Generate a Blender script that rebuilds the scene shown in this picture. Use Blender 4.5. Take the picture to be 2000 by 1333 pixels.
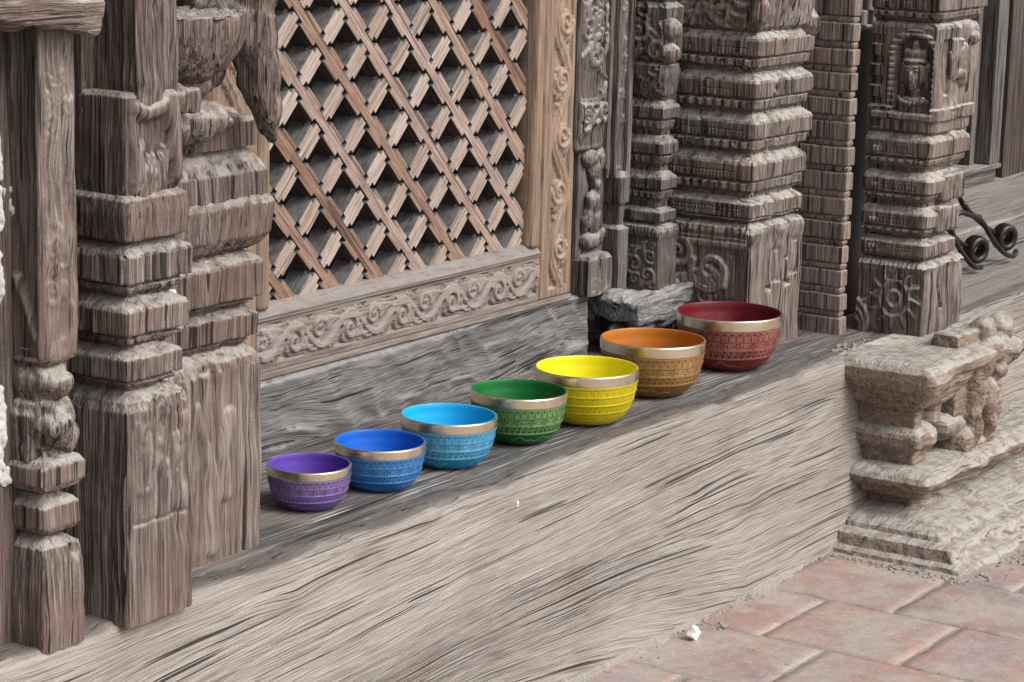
import bpy, bmesh, math, random
import numpy as np
from mathutils import Matrix, Vector, Euler

for o in list(bpy.data.objects):
    bpy.data.objects.remove(o)
S = bpy.context.scene
COL = S.collection
random.seed(7)
RNG = np.random.RandomState(11)

# ------------------------------------------------------------------ camera
cam = bpy.data.objects.new('camera', bpy.data.cameras.new('camera'))
COL.objects.link(cam)
yaw, pitch, roll = math.radians(56.9), math.radians(11.7), math.radians(1.5)
fwd = Vector((math.sin(yaw)*math.cos(pitch), math.cos(yaw)*math.cos(pitch), -math.sin(pitch)))
rgt = Vector((math.cos(yaw), -math.sin(yaw), 0))
upv = rgt.cross(fwd)
r2 = rgt*math.cos(roll) + upv*math.sin(roll)
u2 = -rgt*math.sin(roll) + upv*math.cos(roll)
cam.matrix_world = Matrix((( r2.x, u2.x, -fwd.x, 0), (r2.y, u2.y, -fwd.y, 0), (r2.z, u2.z, -fwd.z, 1.0), (0, 0, 0, 1)))
cam.data.sensor_width = 36
cam.data.lens = 36*4880/2000
cam.data.clip_end = 200
cam.data.clip_start = 0.05
S.camera = cam

# ------------------------------------------------------------------ light
SUN_DIR = Vector((0.06, -0.72, 0.69)).normalized()       # towards the sun
world = bpy.data.worlds.new('World')
S.world = world
world.use_nodes = True
wn = world.node_tree
sky = wn.nodes.new('ShaderNodeTexSky')
sky.sky_type = 'NISHITA'
sky.sun_disc = False
sky.sun_elevation = math.asin(SUN_DIR.z)
sky.sun_rotation = math.atan2(SUN_DIR.x, SUN_DIR.y)
sky.air_density = 0.6
sky.dust_density = 6.0
sky.ozone_density = 0.6
bg = wn.nodes['Background']
bg.inputs['Strength'].default_value = 0.15
hsv = wn.nodes.new('ShaderNodeHueSaturation')           # hazy, whitish daylight
hsv.inputs['Saturation'].default_value = 0.35
wn.links.new(sky.outputs[0], hsv.inputs['Color'])
wn.links.new(hsv.outputs[0], bg.inputs['Color'])
sl = bpy.data.lights.new('sun', 'SUN')
sl.energy = 1.0
sl.angle = math.radians(24)
sl.color = (1.0, 0.965, 0.92)
so = bpy.data.objects.new('sun', sl)
so.rotation_euler = SUN_DIR.to_track_quat('Z', 'Y').to_euler()
COL.objects.link(so)

S.view_settings.view_transform = 'Standard'
S.view_settings.look = 'None'
S.view_settings.gamma = 1.0
S.view_settings.exposure = 0.40
S.view_settings.use_curve_mapping = False

# ------------------------------------------------------------------ noise
_T = np.random.RandomState(3).rand(64, 64, 64).astype(np.float32)
def vnoise(P):
    P = np.asarray(P, dtype=np.float64)
    I = np.floor(P).astype(np.int64)
    f = P - I
    f = f*f*f*(f*(f*6-15)+10)
    I &= 63
    J = (I+1) & 63
    x0, y0, z0 = I[..., 0], I[..., 1], I[..., 2]
    x1, y1, z1 = J[..., 0], J[..., 1], J[..., 2]
    fx, fy, fz = f[..., 0], f[..., 1], f[..., 2]
    a = _T[x0, y0, z0]*(1-fx) + _T[x1, y0, z0]*fx
    b = _T[x0, y1, z0]*(1-fx) + _T[x1, y1, z0]*fx
    c = _T[x0, y0, z1]*(1-fx) + _T[x1, y0, z1]*fx
    d = _T[x0, y1, z1]*(1-fx) + _T[x1, y1, z1]*fx
    return ((a*(1-fy)+b*fy)*(1-fz) + (c*(1-fy)+d*fy)*fz)*2-1
def fbm(P, oct=3, gain=.5):
    P = np.asarray(P, dtype=np.float64)
    s = 0; a = 1.0; k = 1.0; t = 0
    for i in range(oct):
        s = s + a*vnoise(P*k + 17.3*i); t += a; a *= gain; k *= 2.03
    return s/t
def smooth(a, b, x):
    t = np.clip((x-a)/(b-a), 0, 1)
    return t*t*(3-2*t)

# ------------------------------------------------------------------ object helpers
def link(o, parent=None):
    COL.objects.link(o)
    if parent is not None:
        o.parent = parent
    return o
def tag(o, label=None, cat=None, group=None, kind=None):
    if label: o['label'] = label
    if cat: o['category'] = cat
    if group: o['group'] = group
    if kind: o['kind'] = kind
    return o
def empty(name, label=None, cat=None, group=None, kind=None, parent=None):
    o = bpy.data.objects.new(name, None)
    o.empty_display_size = .05
    link(o, parent)
    return tag(o, label, cat, group, kind)
def raw_mesh(name, V, F, mat, smoothf=True, gc=None, wear=None):
    """V (n,3) float, F list of index arrays (each (m,k))"""
    me = bpy.data.meshes.new(name)
    V = np.ascontiguousarray(V, dtype=np.float32)
    me.vertices.add(len(V)); me.vertices.foreach_set('co', V.ravel())
    if isinstance(F, np.ndarray): F = [F]
    tot = sum(f.size for f in F); npoly = sum(len(f) for f in F)
    me.loops.add(tot); me.polygons.add(npoly)
    me.loops.foreach_set('vertex_index', np.concatenate([f.ravel() for f in F]).astype(np.int32))
    ls = []; off = 0
    for f in F:
        ls.append(off + np.arange(len(f))*f.shape[1]); off += f.size
    me.polygons.foreach_set('loop_start', np.concatenate(ls).astype(np.int32))
    me.polygons.foreach_set('use_smooth', np.full(npoly, smoothf, dtype=bool))
    a = me.attributes.new('gc', 'FLOAT_VECTOR', 'POINT')
    a.data.foreach_set('vector', np.ascontiguousarray(V if gc is None else gc, dtype=np.float32).ravel())
    a = me.attributes.new('wear', 'FLOAT', 'POINT')
    a.data.foreach_set('value', np.zeros(len(V), np.float32) if wear is None else np.ascontiguousarray(wear, dtype=np.float32).ravel())
    if mat: me.materials.append(mat)
    me.update(calc_edges=True)
    me.validate()
    return me
def add(name, me, parent=None, loc=None):
    o = bpy.data.objects.new(name, me)
    if loc is not None: o.location = loc
    return link(o, parent)
def grid_faces(R, C, wrap=False, flip=False):
    i = np.arange(R-1)[:, None]; j = np.arange(C if wrap else C-1)[None, :]
    j2 = (j+1) % C
    q = np.stack([i*C+j, i*C+j2, (i+1)*C+j2, (i+1)*C+j], -1).reshape(-1, 4)
    return q[:, ::-1].copy() if flip else q
def grid(name, P, mat, parent=None, gc=None, wear=None, flip=False, back=None, smoothf=True):
    """surface from a (R,C,3) array; back = vector: a skirt of that depth closes the rim behind"""
    R, C = P.shape[:2]
    V = P.reshape(-1, 3); F = [grid_faces(R, C, flip=flip)]
    G = V if gc is None else gc.reshape(-1, 3)
    W = np.zeros(len(V)) if wear is None else wear.reshape(-1)
    if back is not None:
        idx = np.arange(R*C).reshape(R, C)
        rim = np.concatenate([idx[0, :-1], idx[:-1, -1], idx[-1, :0:-1], idx[:0:-1, 0]])
        n = len(rim); base = len(V)
        V = np.concatenate([V, V[rim] + np.asarray(back)])
        G = np.concatenate([G, G[rim]]); W = np.concatenate([W, W[rim]])
        a = rim; b = np.roll(rim, -1); c = base+np.arange(n); d = base + (np.arange(n)+1) % n
        q = np.stack([b, a, c, d], -1)
        F.append(q[:, ::-1].copy() if flip else q)
        F.append((base+np.arange(n))[None, ::(-1 if not flip else 1)].copy())
    return add(name, raw_mesh(name, V, F, mat, smoothf, G, W), parent)
def box(name, x0, x1, y0, y1, z0, z1, mat, parent=None, bev=.002, axis='z', seed=0, step=None, amp=0.0):
    """bevelled timber; axis = grain direction"""
    bm = bmesh.new()
    bmesh.ops.create_cube(bm, size=1)
    for v in bm.verts:
        v.co = Vector(((x0+x1)/2+v.co.x*(x1-x0), (y0+y1)/2+v.co.y*(y1-y0), (z0+z1)/2+v.co.z*(z1-z0)))
    if bev: bmesh.ops.bevel(bm, geom=bm.edges[:], offset=bev, segments=2, profile=.6, affect='EDGES')
    me = bpy.data.meshes.new(name); bm.to_mesh(me); bm.free()
    fin(me, mat, axis, seed)
    return add(name, me, parent)
def fin(me, mat, axis='z', seed=0, smoothf=False):
    n = len(me.vertices)
    co = np.zeros(n*3, np.float32); me.vertices.foreach_get('co', co); co = co.reshape(-1, 3)
    g = co.copy()
    if axis == 'x': g = co[:, [1, 2, 0]]
    if axis == 'y': g = co[:, [0, 2, 1]]
    g = g + seed*1.37
    a = me.attributes.new('gc', 'FLOAT_VECTOR', 'POINT'); a.data.foreach_set('vector', np.ascontiguousarray(g, np.float32).ravel())
    a = me.attributes.new('wear', 'FLOAT', 'POINT')
    if mat: me.materials.append(mat)
    if smoothf: me.polygons.foreach_set('use_smooth', np.ones(len(me.polygons), bool))
def vnormals(V, F):
    N = np.zeros_like(V)
    for f in F:
        a, b, c = V[f[:, 0]], V[f[:, 1]], V[f[:, 2]]
        n = np.cross(b-a, c-a)
        for k in range(f.shape[1]): np.add.at(N, f[:, k], n)
    return N/np.maximum(np.linalg.norm(N, axis=1, keepdims=True), 1e-12)
def blob(name, parts, mat, parent=None, voxel=.004, amp=.002, freq=40, smooth_it=3, axis='z', seed=0, clip=None, flute=0.0):
    """lumps (centre, radii, euler degrees or None) fused into one continuous carved form"""
    bm = bmesh.new()
    for p in parts:
        c, r = p[0], p[1]
        rot = Euler([math.radians(a) for a in p[2]]).to_matrix().to_4x4() if len(p) > 2 and p[2] else Matrix.Identity(4)
        M = Matrix.Translation(c) @ rot @ Matrix.Diagonal((*r, 1))
        if len(p) > 3 and p[3] == 'box':
            bmesh.ops.create_cube(bm, size=2, matrix=M)
        else:
            bmesh.ops.create_icosphere(bm, subdivisions=3, radius=1, matrix=M)
    me = bpy.data.meshes.new('lumps'); bm.to_mesh(me); bm.free()
    t = bpy.data.objects.new('lumps', me); COL.objects.link(t)
    m = t.modifiers.new('r', 'REMESH'); m.mode = 'VOXEL'; m.voxel_size = voxel
    if smooth_it:
        m = t.modifiers.new('s', 'SMOOTH'); m.factor = .5; m.iterations = smooth_it
    dg = bpy.context.evaluated_depsgraph_get(); ev = t.evaluated_get(dg); e = ev.to_mesh()
    V = np.zeros(len(e.vertices)*3, np.float32); e.vertices.foreach_get('co', V); V = V.reshape(-1, 3).astype(float)
    ls = np.zeros(len(e.loops), np.int32); e.loops.foreach_get('vertex_index', ls)
    F = ls.reshape(-1, 4) if len(ls) == 4*len(e.polygons) else None
    if F is None:
        e.calc_loop_triangles(); F = np.array([p.vertices[:] for p in e.loop_triangles])
    ev.to_mesh_clear(); bpy.data.objects.remove(t); bpy.data.meshes.remove(me)
    if clip is not None: V = clip(V)
    N = vnormals(V, [F])
    d = amp*fbm(V*freq+seed, 3)
    if flute:
        k = {'z': (1, 1, .06), 'x': (.06, 1, 1), 'y': (1, .06, 1)}[axis]
        d = d + flute*fbm(V*110*np.array(k)+seed, 2)
    V = V + N*d[:, None]
    g = V[:, [1, 2, 0]] if axis == 'x' else (V[:, [0, 2, 1]] if axis == 'y' else V)
    return add(name, raw_mesh(name, V, [F], mat, True, g+seed*1.37, smooth(-.2, .9, d/max(amp, 1e-6))*.5), parent)

def loft(name, parent, mat, rect, prof, r=.006, ds=.003, dz=.003, relL=None, relF=None, erode=.003, flute=.0012,
         seed=0, captop=True, wear0=0.0, axis='z', fissure=.0045):
    """a carved timber section: rectangle swept up through a profile of (z, offset) or (z, left, front, right)"""
    x0, x1, y0, y1 = rect
    pr = np.array([(p[0], p[1], p[1], p[1]) if len(p) == 2 else p for p in prof], float)
    seg = np.linalg.norm(np.diff(pr[:, :3], axis=0), axis=1)
    rows = [pr[0]]
    for i in range(len(seg)):
        n = max(1, int(math.ceil(seg[i]/dz)))
        for k in range(1, n+1): rows.append(pr[i] + (pr[i+1]-pr[i])*k/n)
    rows = np.array(rows); R = len(rows)
    nl = max(2, int((y1-y0)/ds)); nf = max(2, int((x1-x0)/ds)); nr = max(2, int((y1-y0)/(ds*2)))
    na = 4
    # columns: local (a, b) fraction on the shrunk rectangle + normal
    cx, cy, nx, ny, face, ex, ey = [], [], [], [], [], [], []
    def put(X, Y, n, f, e):
        cx.append(X); cy.append(Y); nx.append(n[0]); ny.append(n[1]); face.append(f); ex.append(e[0]); ey.append(e[1])
    for k in range(nl):
        t = k/nl; put(x0, y1+(y0+r-y1)*t, (-1, 0), 1, (-1, -t))
    for k in range(na+1):
        a = math.pi + (math.pi/2)*k/na
        put(x0+r+r*math.cos(a), y0+r+r*math.sin(a), (math.cos(a), math.sin(a)), 0, (-1, -1))
    for k in range(1, nf):
        t = k/nf; put(x0+r+(x1-x0-2*r)*t, y0, (0, -1), 2, (-1+2*t, -1))
    for k in range(na+1):
        a = 1.5*math.pi + (math.pi/2)*k/na
        put(x1-r+r*math.cos(a), y0+r+r*math.sin(a), (math.cos(a), math.sin(a)), 0, (1, -1))
    for k in range(1, nr+1):
        t = k/nr; put(x1, y0+r+(y1-y0-r)*t, (1, 0), 3, (1, -1+t))
    cx, cy, nx, ny, face, ex, ey = map(np.array, (cx, cy, nx, ny, face, ex, ey))
    C = len(cx)
    Z = rows[:, 0][:, None]
    dX = np.where(ex < 0, rows[:, 1][:, None]*(-ex), rows[:, 3][:, None]*ex)*np.sign(ex)
    X = cx[None, :] + dX
    Y = cy[None, :] + rows[:, 2][:, None]*ey[None, :]
    P = np.stack([X, Y, np.broadcast_to(Z, X.shape)], -1)
    base = P + seed*1.37
    d = erode*(fbm(base*16, 3)-.15) + flute*fbm(base*np.array([120, 120, 6.]), 2)
    W = np.clip(fbm(base*30, 2)*.3, 0, 1) + wear0
    if fissure:
        cf = fbm(base*np.array([24, 24, 1.6])+31, 2); gt = smooth(.0, .3, fbm(base*np.array([9, 9, 2.5])+5, 2))
        d = d - fissure*np.clip(1-np.abs(cf)/.05, 0, 1)*gt
        cf = fbm(base*np.array([60, 60, 3.5])+71, 2); gt = smooth(.05, .35, fbm(base*np.array([14, 14, 5])+45, 2))
        d = d - fissure*.5*np.clip(1-np.abs(cf)/.09, 0, 1)*gt
    if relL is not None:
        m = (face == 1)
        h = relL((Y[:, m]-y0), P[:, m, 2]); d[:, m] += h
        W[:, m] += np.clip(h/.006, 0, 1)*.55
    if relF is not None:
        m = (face == 2)
        h = relF((X[:, m]-x0), P[:, m, 2]); d[:, m] += h
        W[:, m] += np.clip(h/.006, 0, 1)*.55
    P = P + d[..., None]*np.stack([nx, ny, np.zeros(C)], -1)[None]
    # a little raggedness on ledges
    P[..., 2] += .0012*fbm(base*45+9, 2)
    V = P.reshape(-1, 3); F = [grid_faces(R, C, wrap=True)]
    G = base.reshape(-1, 3); W = W.reshape(-1)
    if captop:
        c = P[-1].mean(0); V = np.concatenate([V, c[None]]); G = np.concatenate([G, c[None]+seed*1.37]); W = np.append(W, 0)
        i = (R-1)*C + np.arange(C); F.append(np.stack([i, (R-1)*C+(np.arange(C)+1) % C, np.full(C, len(V)-1)], -1))
    if axis == 'x': G = G[:, [1, 2, 0]]
    return add(name, raw_mesh(name, V, F, mat, True, G, W), parent)

# ------------------------------------------------------------------ relief drawing
class Canvas:
    def __init__(s, w, h, px, bg=0.0):
        s.px = px; s.W = int(w/px)+1; s.H = int(h/px)+1; s.a = np.full((s.H, s.W), bg, np.float32)
    def stroke(s, pts, w0, h, w1=None, mode='max', hollow=False):
        pts = np.asarray(pts, float)
        n = len(pts)-1
        for i in range(n):
            t0 = i/n
            wa = w0 if w1 is None else w0+(w1-w0)*t0
            p, q = pts[i], pts[i+1]
            x0, x1 = sorted((p[0], q[0])); y0, y1 = sorted((p[1], q[1]))
            i0 = max(0, int((x0-wa)/s.px)); i1 = min(s.W, int((x1+wa)/s.px)+2)
            j0 = max(0, int((y0-wa)/s.px)); j1 = min(s.H, int((y1+wa)/s.px)+2)
            if i0 >= i1 or j0 >= j1: continue
            xx = np.arange(i0, i1)[None, :]*s.px; yy = np.arange(j0, j1)[:, None]*s.px
            d = q-p; L2 = max(d@d, 1e-12)
            t = np.clip(((xx-p[0])*d[0]+(yy-p[1])*d[1])/L2, 0, 1)
            dist = np.hypot(xx-(p[0]+t*d[0]), yy-(p[1]+t*d[1]))
            v = h*np.sqrt(np.clip(1-(dist/(wa/2))**2, 0, 1))
            if hollow: v = v*(1-.45*np.clip(1-dist/(wa*.22), 0, 1))
            sub = s.a[j0:j1, i0:i1]
            if mode == 'max': np.maximum(sub, v, out=sub)
            elif mode == 'cut': np.minimum(sub, np.where(v > 0, -v, sub), out=sub)
    def spiral(s, cx, cy, R, turns, a0, w, h, w1=None, cw=1, n=48):
        t = np.linspace(0, 1, n); rr = R*(1-t*.9); a = a0 + cw*turns*2*math.pi*t
        s.stroke(np.stack([cx+rr*np.cos(a), cy+rr*np.sin(a)], -1), w, h, w1, hollow=True)
    def dot(s, x, y, r, h, sx=1.0):
        s.stroke([(x-r*sx*.01, y), (x+r*sx*.01, y)], 2*r, h)
    def leaf(s, x, y, ang, L, w, h, bend=.5, n=10):
        pts = []; a = ang
        for i in range(n+1):
            pts.append((x, y)); x += L/n*math.cos(a); y += L/n*math.sin(a); a += bend/n
        s.stroke(pts, w, h, w*.15, hollow=True)
    def sample(s, u, v):
        x = np.clip(u/s.px, 0, s.W-1.001); y = np.clip(v/s.px, 0, s.H-1.001)
        i = x.astype(int); j = y.astype(int); fx = x-i; fy = y-j
        a = s.a
        return (a[j, i]*(1-fx)+a[j, i+1]*fx)*(1-fy) + (a[j+1, i]*(1-fx)+a[j+1, i+1]*fx)*fy
def bar(x, w):     # rounded pulse, |x|<w
    return np.sqrt(np.clip(1-(x/w)**2, 0, 1))
def win(v, a, b, s=.002):
    return smooth(a-s, a+s, v)*(1-smooth(b-s, b+s, v))

# ------------------------------------------------------------------ materials
class NB:
    def __init__(s, name):
        s.m = bpy.data.materials.new(name); s.m.use_nodes = True
        s.t = s.m.node_tree; s.p = s.t.nodes['Principled BSDF']
    def n(s, typ, **kw):
        x = s.t.nodes.new(typ)
        for k, v in kw.items(): setattr(x, k, v)
        return x
    def l(s, a, b): s.t.links.new(a, b)
    def set(s, sock, v):
        if hasattr(v, 'links') or isinstance(v, bpy.types.NodeSocket): s.l(v, sock)
        else: sock.default_value = v
    def attr(s, name): return s.n('ShaderNodeAttribute', attribute_name=name)
    def scale(s, v, k):
        x = s.n('ShaderNodeVectorMath', operation='MULTIPLY'); s.l(v, x.inputs[0]); x.inputs[1].default_value = k; return x.outputs[0]
    def vadd(s, a, b):
        x = s.n('ShaderNodeVectorMath', operation='ADD'); s.set(x.inputs[0], a); s.set(x.inputs[1], b); return x.outputs[0]
    def noise(s, v, scale=1.0, detail=3.0, rough=.55, col=False):
        x = s.n('ShaderNodeTexNoise'); s.l(v, x.inputs['Vector']); x.inputs['Scale'].default_value = scale
        x.inputs['Detail'].default_value = detail; x.inputs['Roughness'].default_value = rough
        return x.outputs['Color' if col else 'Fac']
    def math(s, op, a, b=0.0, c=None, clamp=False):
        x = s.n('ShaderNodeMath', operation=op, use_clamp=clamp); s.set(x.inputs[0], a); s.set(x.inputs[1], b)
        if c is not None: s.set(x.inputs[2], c)
        return x.outputs[0]
    def sstep(s, a, b, v):
        x = s.n('ShaderNodeMapRange', interpolation_type='SMOOTHSTEP'); s.set(x.inputs['Value'], v)
        x.inputs['From Min'].default_value = a; x.inputs['From Max'].default_value = b; return x.outputs[0]
    def ramp(s, v, stops):
        x = s.n('ShaderNodeValToRGB'); s.l(v, x.inputs[0]); e = x.color_ramp.elements
        while len(e) < len(stops): e.new(.5)
        for k, (p, c) in enumerate(stops): e[k].position = p; e[k].color = (*c, 1)
        return x.outputs[0]
    def mix(s, f, a, b, mode='MIX'):
        x = s.n('ShaderNodeMix', data_type='RGBA', blend_type=mode); s.set(x.inputs[0], f)
        for k, v in ((6, a), (7, b)):
            if isinstance(v, tuple): x.inputs[k].default_value = (*v, 1)
            else: s.l(v, x.inputs[k])
        return x.outputs[2]

def wood(name, dark, mid, light, tint=None, dust=.6, dustcol=(.46, .435, .395), crack=1.0, bump=.0022, rough=.88,
         fine=70, along=.05, alt=None, wearcol=None, tonevar=0.0, crackcol=(.016, .012, .010), crackscale=(120, 120, 2.8), tintamt=.6, streak=.35, contrast=1.0, cth=.675, grain=.12, fineck=.5, gateamt=.075):
    b = NB(name)
    gc = b.attr('gc').outputs['Vector']
    wear = b.attr('wear').outputs['Fac']
    warp = b.scale(b.vadd(b.noise(b.scale(gc, (10, 10, 3)), 1, 2, col=True), (-.5, -.5, -.5)), (.006, .006, .0))
    g = b.vadd(gc, warp)
    F = b.noise(b.scale(g, (fine, fine, fine*along)), 1, 3, .65)
    F2 = b.noise(b.scale(g, (fine*2.3, fine*2.3, fine*along*2.6)), 1, 2, .6)
    B = b.noise(b.scale(g, (15, 15, .9)), 1, 3, .55)
    G = b.noise(gc, 320, 2)
    patch = b.noise(gc, 5.5, 3)
    v = b.math('ADD', b.math('MULTIPLY', F, .38), b.math('ADD', b.math('MULTIPLY', B, .14), b.math('ADD', b.math('MULTIPLY', F2, .34), b.math('MULTIPLY', G, grain))))
    w_ = .105/contrast
    c = b.ramp(v, [(.5-w_, dark), (.5, mid), (.5+w_, light)])
    if alt:
        c2 = b.ramp(v, [(.5-w_, alt[0]), (.5, alt[1]), (.5+w_, alt[2])])
        c = b.mix(wear, c, c2)
    if tint: c = b.mix(b.math('MULTIPLY', b.sstep(.45, .68, patch), tintamt), c, tint)
    if wearcol: c = b.mix(b.math('MULTIPLY', b.math('MULTIPLY', wear, b.math('ADD', .3, F2)), .75, clamp=True), c, wearcol)
    ln = b.sstep(.60, .70, b.noise(b.scale(b.vadd(g, (3.1, 1.7, .3)), (crackscale[0]*1.5, crackscale[1]*1.5, crackscale[2]*1.6)), 1, 2, .5))
    sk = b.math('ADD', streak, b.math('MULTIPLY', wear, .60)) if alt else streak
    if alt: ln = b.math('MAXIMUM', ln, b.math('MULTIPLY', wear, b.sstep(.585, .64, b.noise(b.scale(b.vadd(g, (9.1, 4.7, 1.3)), (260, 60, 5)), 1, 2, .5))))
    c = b.mix(b.math('MULTIPLY', ln, sk), c, tuple(min(.8, k*1.25) for k in light) if not alt else b.mix(wear, tuple(min(.8, k*1.2) for k in light), (.50, .495, .485)))
    n1 = b.noise(b.scale(g, crackscale), 1, 1, .5)
    gate = b.math('MULTIPLY', b.sstep(.40, .62, b.noise(b.scale(gc, (9, 9, 2.2)), 1, 2)), gateamt)
    ck1 = b.sstep(cth+.022, cth+.04, b.math('ADD', n1, gate))
    n2 = b.noise(b.scale(b.vadd(g, (7.3, 2.2, .9)), tuple(k*2.6 for k in crackscale[:2])+(crackscale[2]*3.2,)), 1, 1, .5)
    ck2 = b.math('MULTIPLY', b.sstep(.665, .74, b.math('ADD', n2, gate)), fineck)
    n3 = b.noise(b.scale(b.vadd(g, (2.9, 8.1, .4)), (crackscale[0]*.62, crackscale[1]*.62, crackscale[2]*.42)), 1, 1, .5)
    ck3 = b.sstep(.755, .77, b.math('ADD', n3, gate))
    ck = b.math('MULTIPLY', b.math('MAXIMUM', ck3, b.math('MAXIMUM', ck1, ck2)), crack, clamp=True)
    if dust:
        nz = b.n('ShaderNodeSeparateXYZ'); b.l(b.n('ShaderNodeNewGeometry').outputs['Normal'], nz.inputs[0])
        du = b.math('MULTIPLY', b.sstep(.12, .62, nz.outputs[2]), b.math('ADD', .35, b.math('MULTIPLY', b.sstep(.35, .58, b.noise(gc, 45, 3)), .65)))
        c = b.mix(b.math('MULTIPLY', du, dust), c, b.mix(b.noise(gc, 160, 3), tuple(k*.72 for k in dustcol), tuple(k*1.22 for k in dustcol)))
        ck = b.math('MULTIPLY', ck, b.math('SUBTRACT', 1.0, b.math('MULTIPLY', du, .9)))
    c = b.mix(b.math('MULTIPLY', ck, .88), c, crackcol)
    if tonevar:
        oi = b.n('ShaderNodeObjectInfo').outputs['Random']
        hs = b.n('ShaderNodeHueSaturation'); b.l(c, hs.inputs['Color'])
        b.l(b.math('ADD', 1-tonevar, b.math('MULTIPLY', oi, tonevar*2)), hs.inputs['Value'])
        b.l(b.math('ADD', 1.25, b.math('MULTIPLY', oi, -.5)), hs.inputs['Saturation'])
        c = hs.outputs[0]
    b.l(c, b.p.inputs['Base Color'])
    b.p.inputs['Roughness'].default_value = rough
    b.p.inputs['Specular IOR Level'].default_value = .2
    h = b.math('SUBTRACT', b.math('ADD', b.math('MULTIPLY', F, 1.0), b.math('ADD', b.math('MULTIPLY', F2, .5), b.math('ADD', b.math('MULTIPLY', B, .7), b.math('MULTIPLY', ln, .25)))), b.math('MULTIPLY', ck, 1.0))
    bp = b.n('ShaderNodeBump'); bp.inputs['Strength'].default_value = 1.0; bp.inputs['Distance'].default_value = bump
    b.l(h, bp.inputs['Height']); b.l(bp.outputs[0], b.p.inputs['Normal'])
    return b.m

M = {}
M['step'] = wood('weathered_step_wood', (.158, .137, .120), (.262, .233, .207), (.375, .346, .318), tint=(.250, .205, .175), dust=0, bump=.0042, fine=210, along=.020,
                 alt=((.026, .027, .028), (.062, .063, .064), (.17, .169, .166)), crackscale=(215, 20, 2.3), tintamt=.6, streak=.22, crack=1.0, contrast=.72, cth=.648, grain=.22, fineck=.22, gateamt=.05)
M['sill'] = wood('grey_adzed_wood', (.080, .078, .077), (.165, .162, .160), (.265, .262, .258), tint=(.115, .112, .11), dust=.4, bump=.0035, fine=150, along=.04, dustcol=(.40, .39, .37), crackscale=(130, 130, 6), contrast=.8)
M['log'] = wood('pale_grey_gnarled_wood', (.10, .10, .10), (.205, .205, .205), (.32, .32, .32), dust=.3, bump=.004, fine=120, along=.05, dustcol=(.44, .44, .43), crackscale=(90, 90, 6))
M['postred'] = wood('dark_red_old_wood', (.040, .029, .026), (.115, .090, .080), (.245, .203, .184), tint=(.140, .086, .070), dust=.85, bump=0.0043, fine=170, along=.028, wearcol=(.26, .21, .185), dustcol=(.36, .33, .30))
M['postB'] = wood('grey_red_old_wood', (.052, .040, .035), (.143, .114, .101), (.29, .246, .222), tint=(.165, .103, .083), dust=.85, bump=0.0043, fine=170, along=.028, wearcol=(.33, .285, .25), dustcol=(.40, .37, .335))
M['postdark'] = wood('dark_carved_wood', (.040, .034, .032), (.108, .094, .087), (.23, .207, .193), tint=(.115, .078, .064), dust=.8, bump=0.0032, fine=180, along=.03, wearcol=(.27, .25, .232), dustcol=(.36, .345, .32))
M['pillar'] = wood('brown_carved_wood', (.050, .040, .035), (.142, .115, .103), (.29, .250, .226), tint=(.180, .118, .095), dust=.9, bump=0.0035, fine=180, along=.03, wearcol=(.36, .31, .277), dustcol=(.43, .405, .365))
M['pilaster'] = wood('coursed_brown_wood', (.090, .068, .059), (.215, .170, .150), (.35, .295, .262), tint=(.25, .175, .145), dust=.6, bump=.0022, fine=180, along=.03, dustcol=(.36, .335, .30))
M['stile'] = wood('warm_tan_wood', (.130, .088, .064), (.235, .166, .120), (.33, .25, .188), tint=(.18, .130, .100), dust=.3, bump=.0010, fine=140, along=.04, crack=.35, wearcol=(.38, .28, .205), streak=.2)
M['rail'] = wood('grey_mauve_wood', (.105, .083, .072), (.205, .168, .148), (.30, .262, .237), tint=(.21, .16, .13), dust=.55, bump=.0011, fine=130, along=.04, crack=.45, wearcol=(.33, .29, .265), dustcol=(.25, .25, .25), streak=.15)
M['bar1'] = wood('lattice_brown_wood', (.14, .090, .070), (.25, .168, .130), (.35, .258, .205), dust=.6, bump=.0010, fine=170, along=.05, crack=.65, tonevar=.22, dustcol=(.12, .125, .125), streak=.2)
M['bar2'] = wood('lattice_pale_wood', (.22, .172, .145), (.36, .295, .255), (.47, .405, .36), dust=.6, bump=.0010, fine=170, along=.05, crack=.55, tonevar=.16, dustcol=(.12, .125, .125), streak=.2)
M['barside'] = wood('lattice_dark_side_wood', (.040, .034, .031), (.075, .066, .062), (.12, .112, .107), dust=.8, bump=.001, fine=140, along=.05, crack=.3, dustcol=(.19, .195, .195), streak=.25)
M['plank'] = wood('dark_plank_wood', (.030, .021, .020), (.068, .050, .045), (.12, .095, .086), dust=.4, bump=.002, fine=60, along=.03)
M['plinth'] = wood('dusty_plinth_wood', (.105, .075, .056), (.205, .155, .122), (.32, .262, .218), tint=(.165, .115, .085), dust=.9, dustcol=(.37, .35, .32), bump=.0045, fine=80, along=.10, crack=.3, wearcol=(.36, .315, .275), crackscale=(90, 90, 5))
M['door'] = wood('grey_frame_wood', (.05, .044, .040), (.11, .098, .090), (.20, .18, .165), dust=.5, bump=.0015, fine=80, along=.04)

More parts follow.
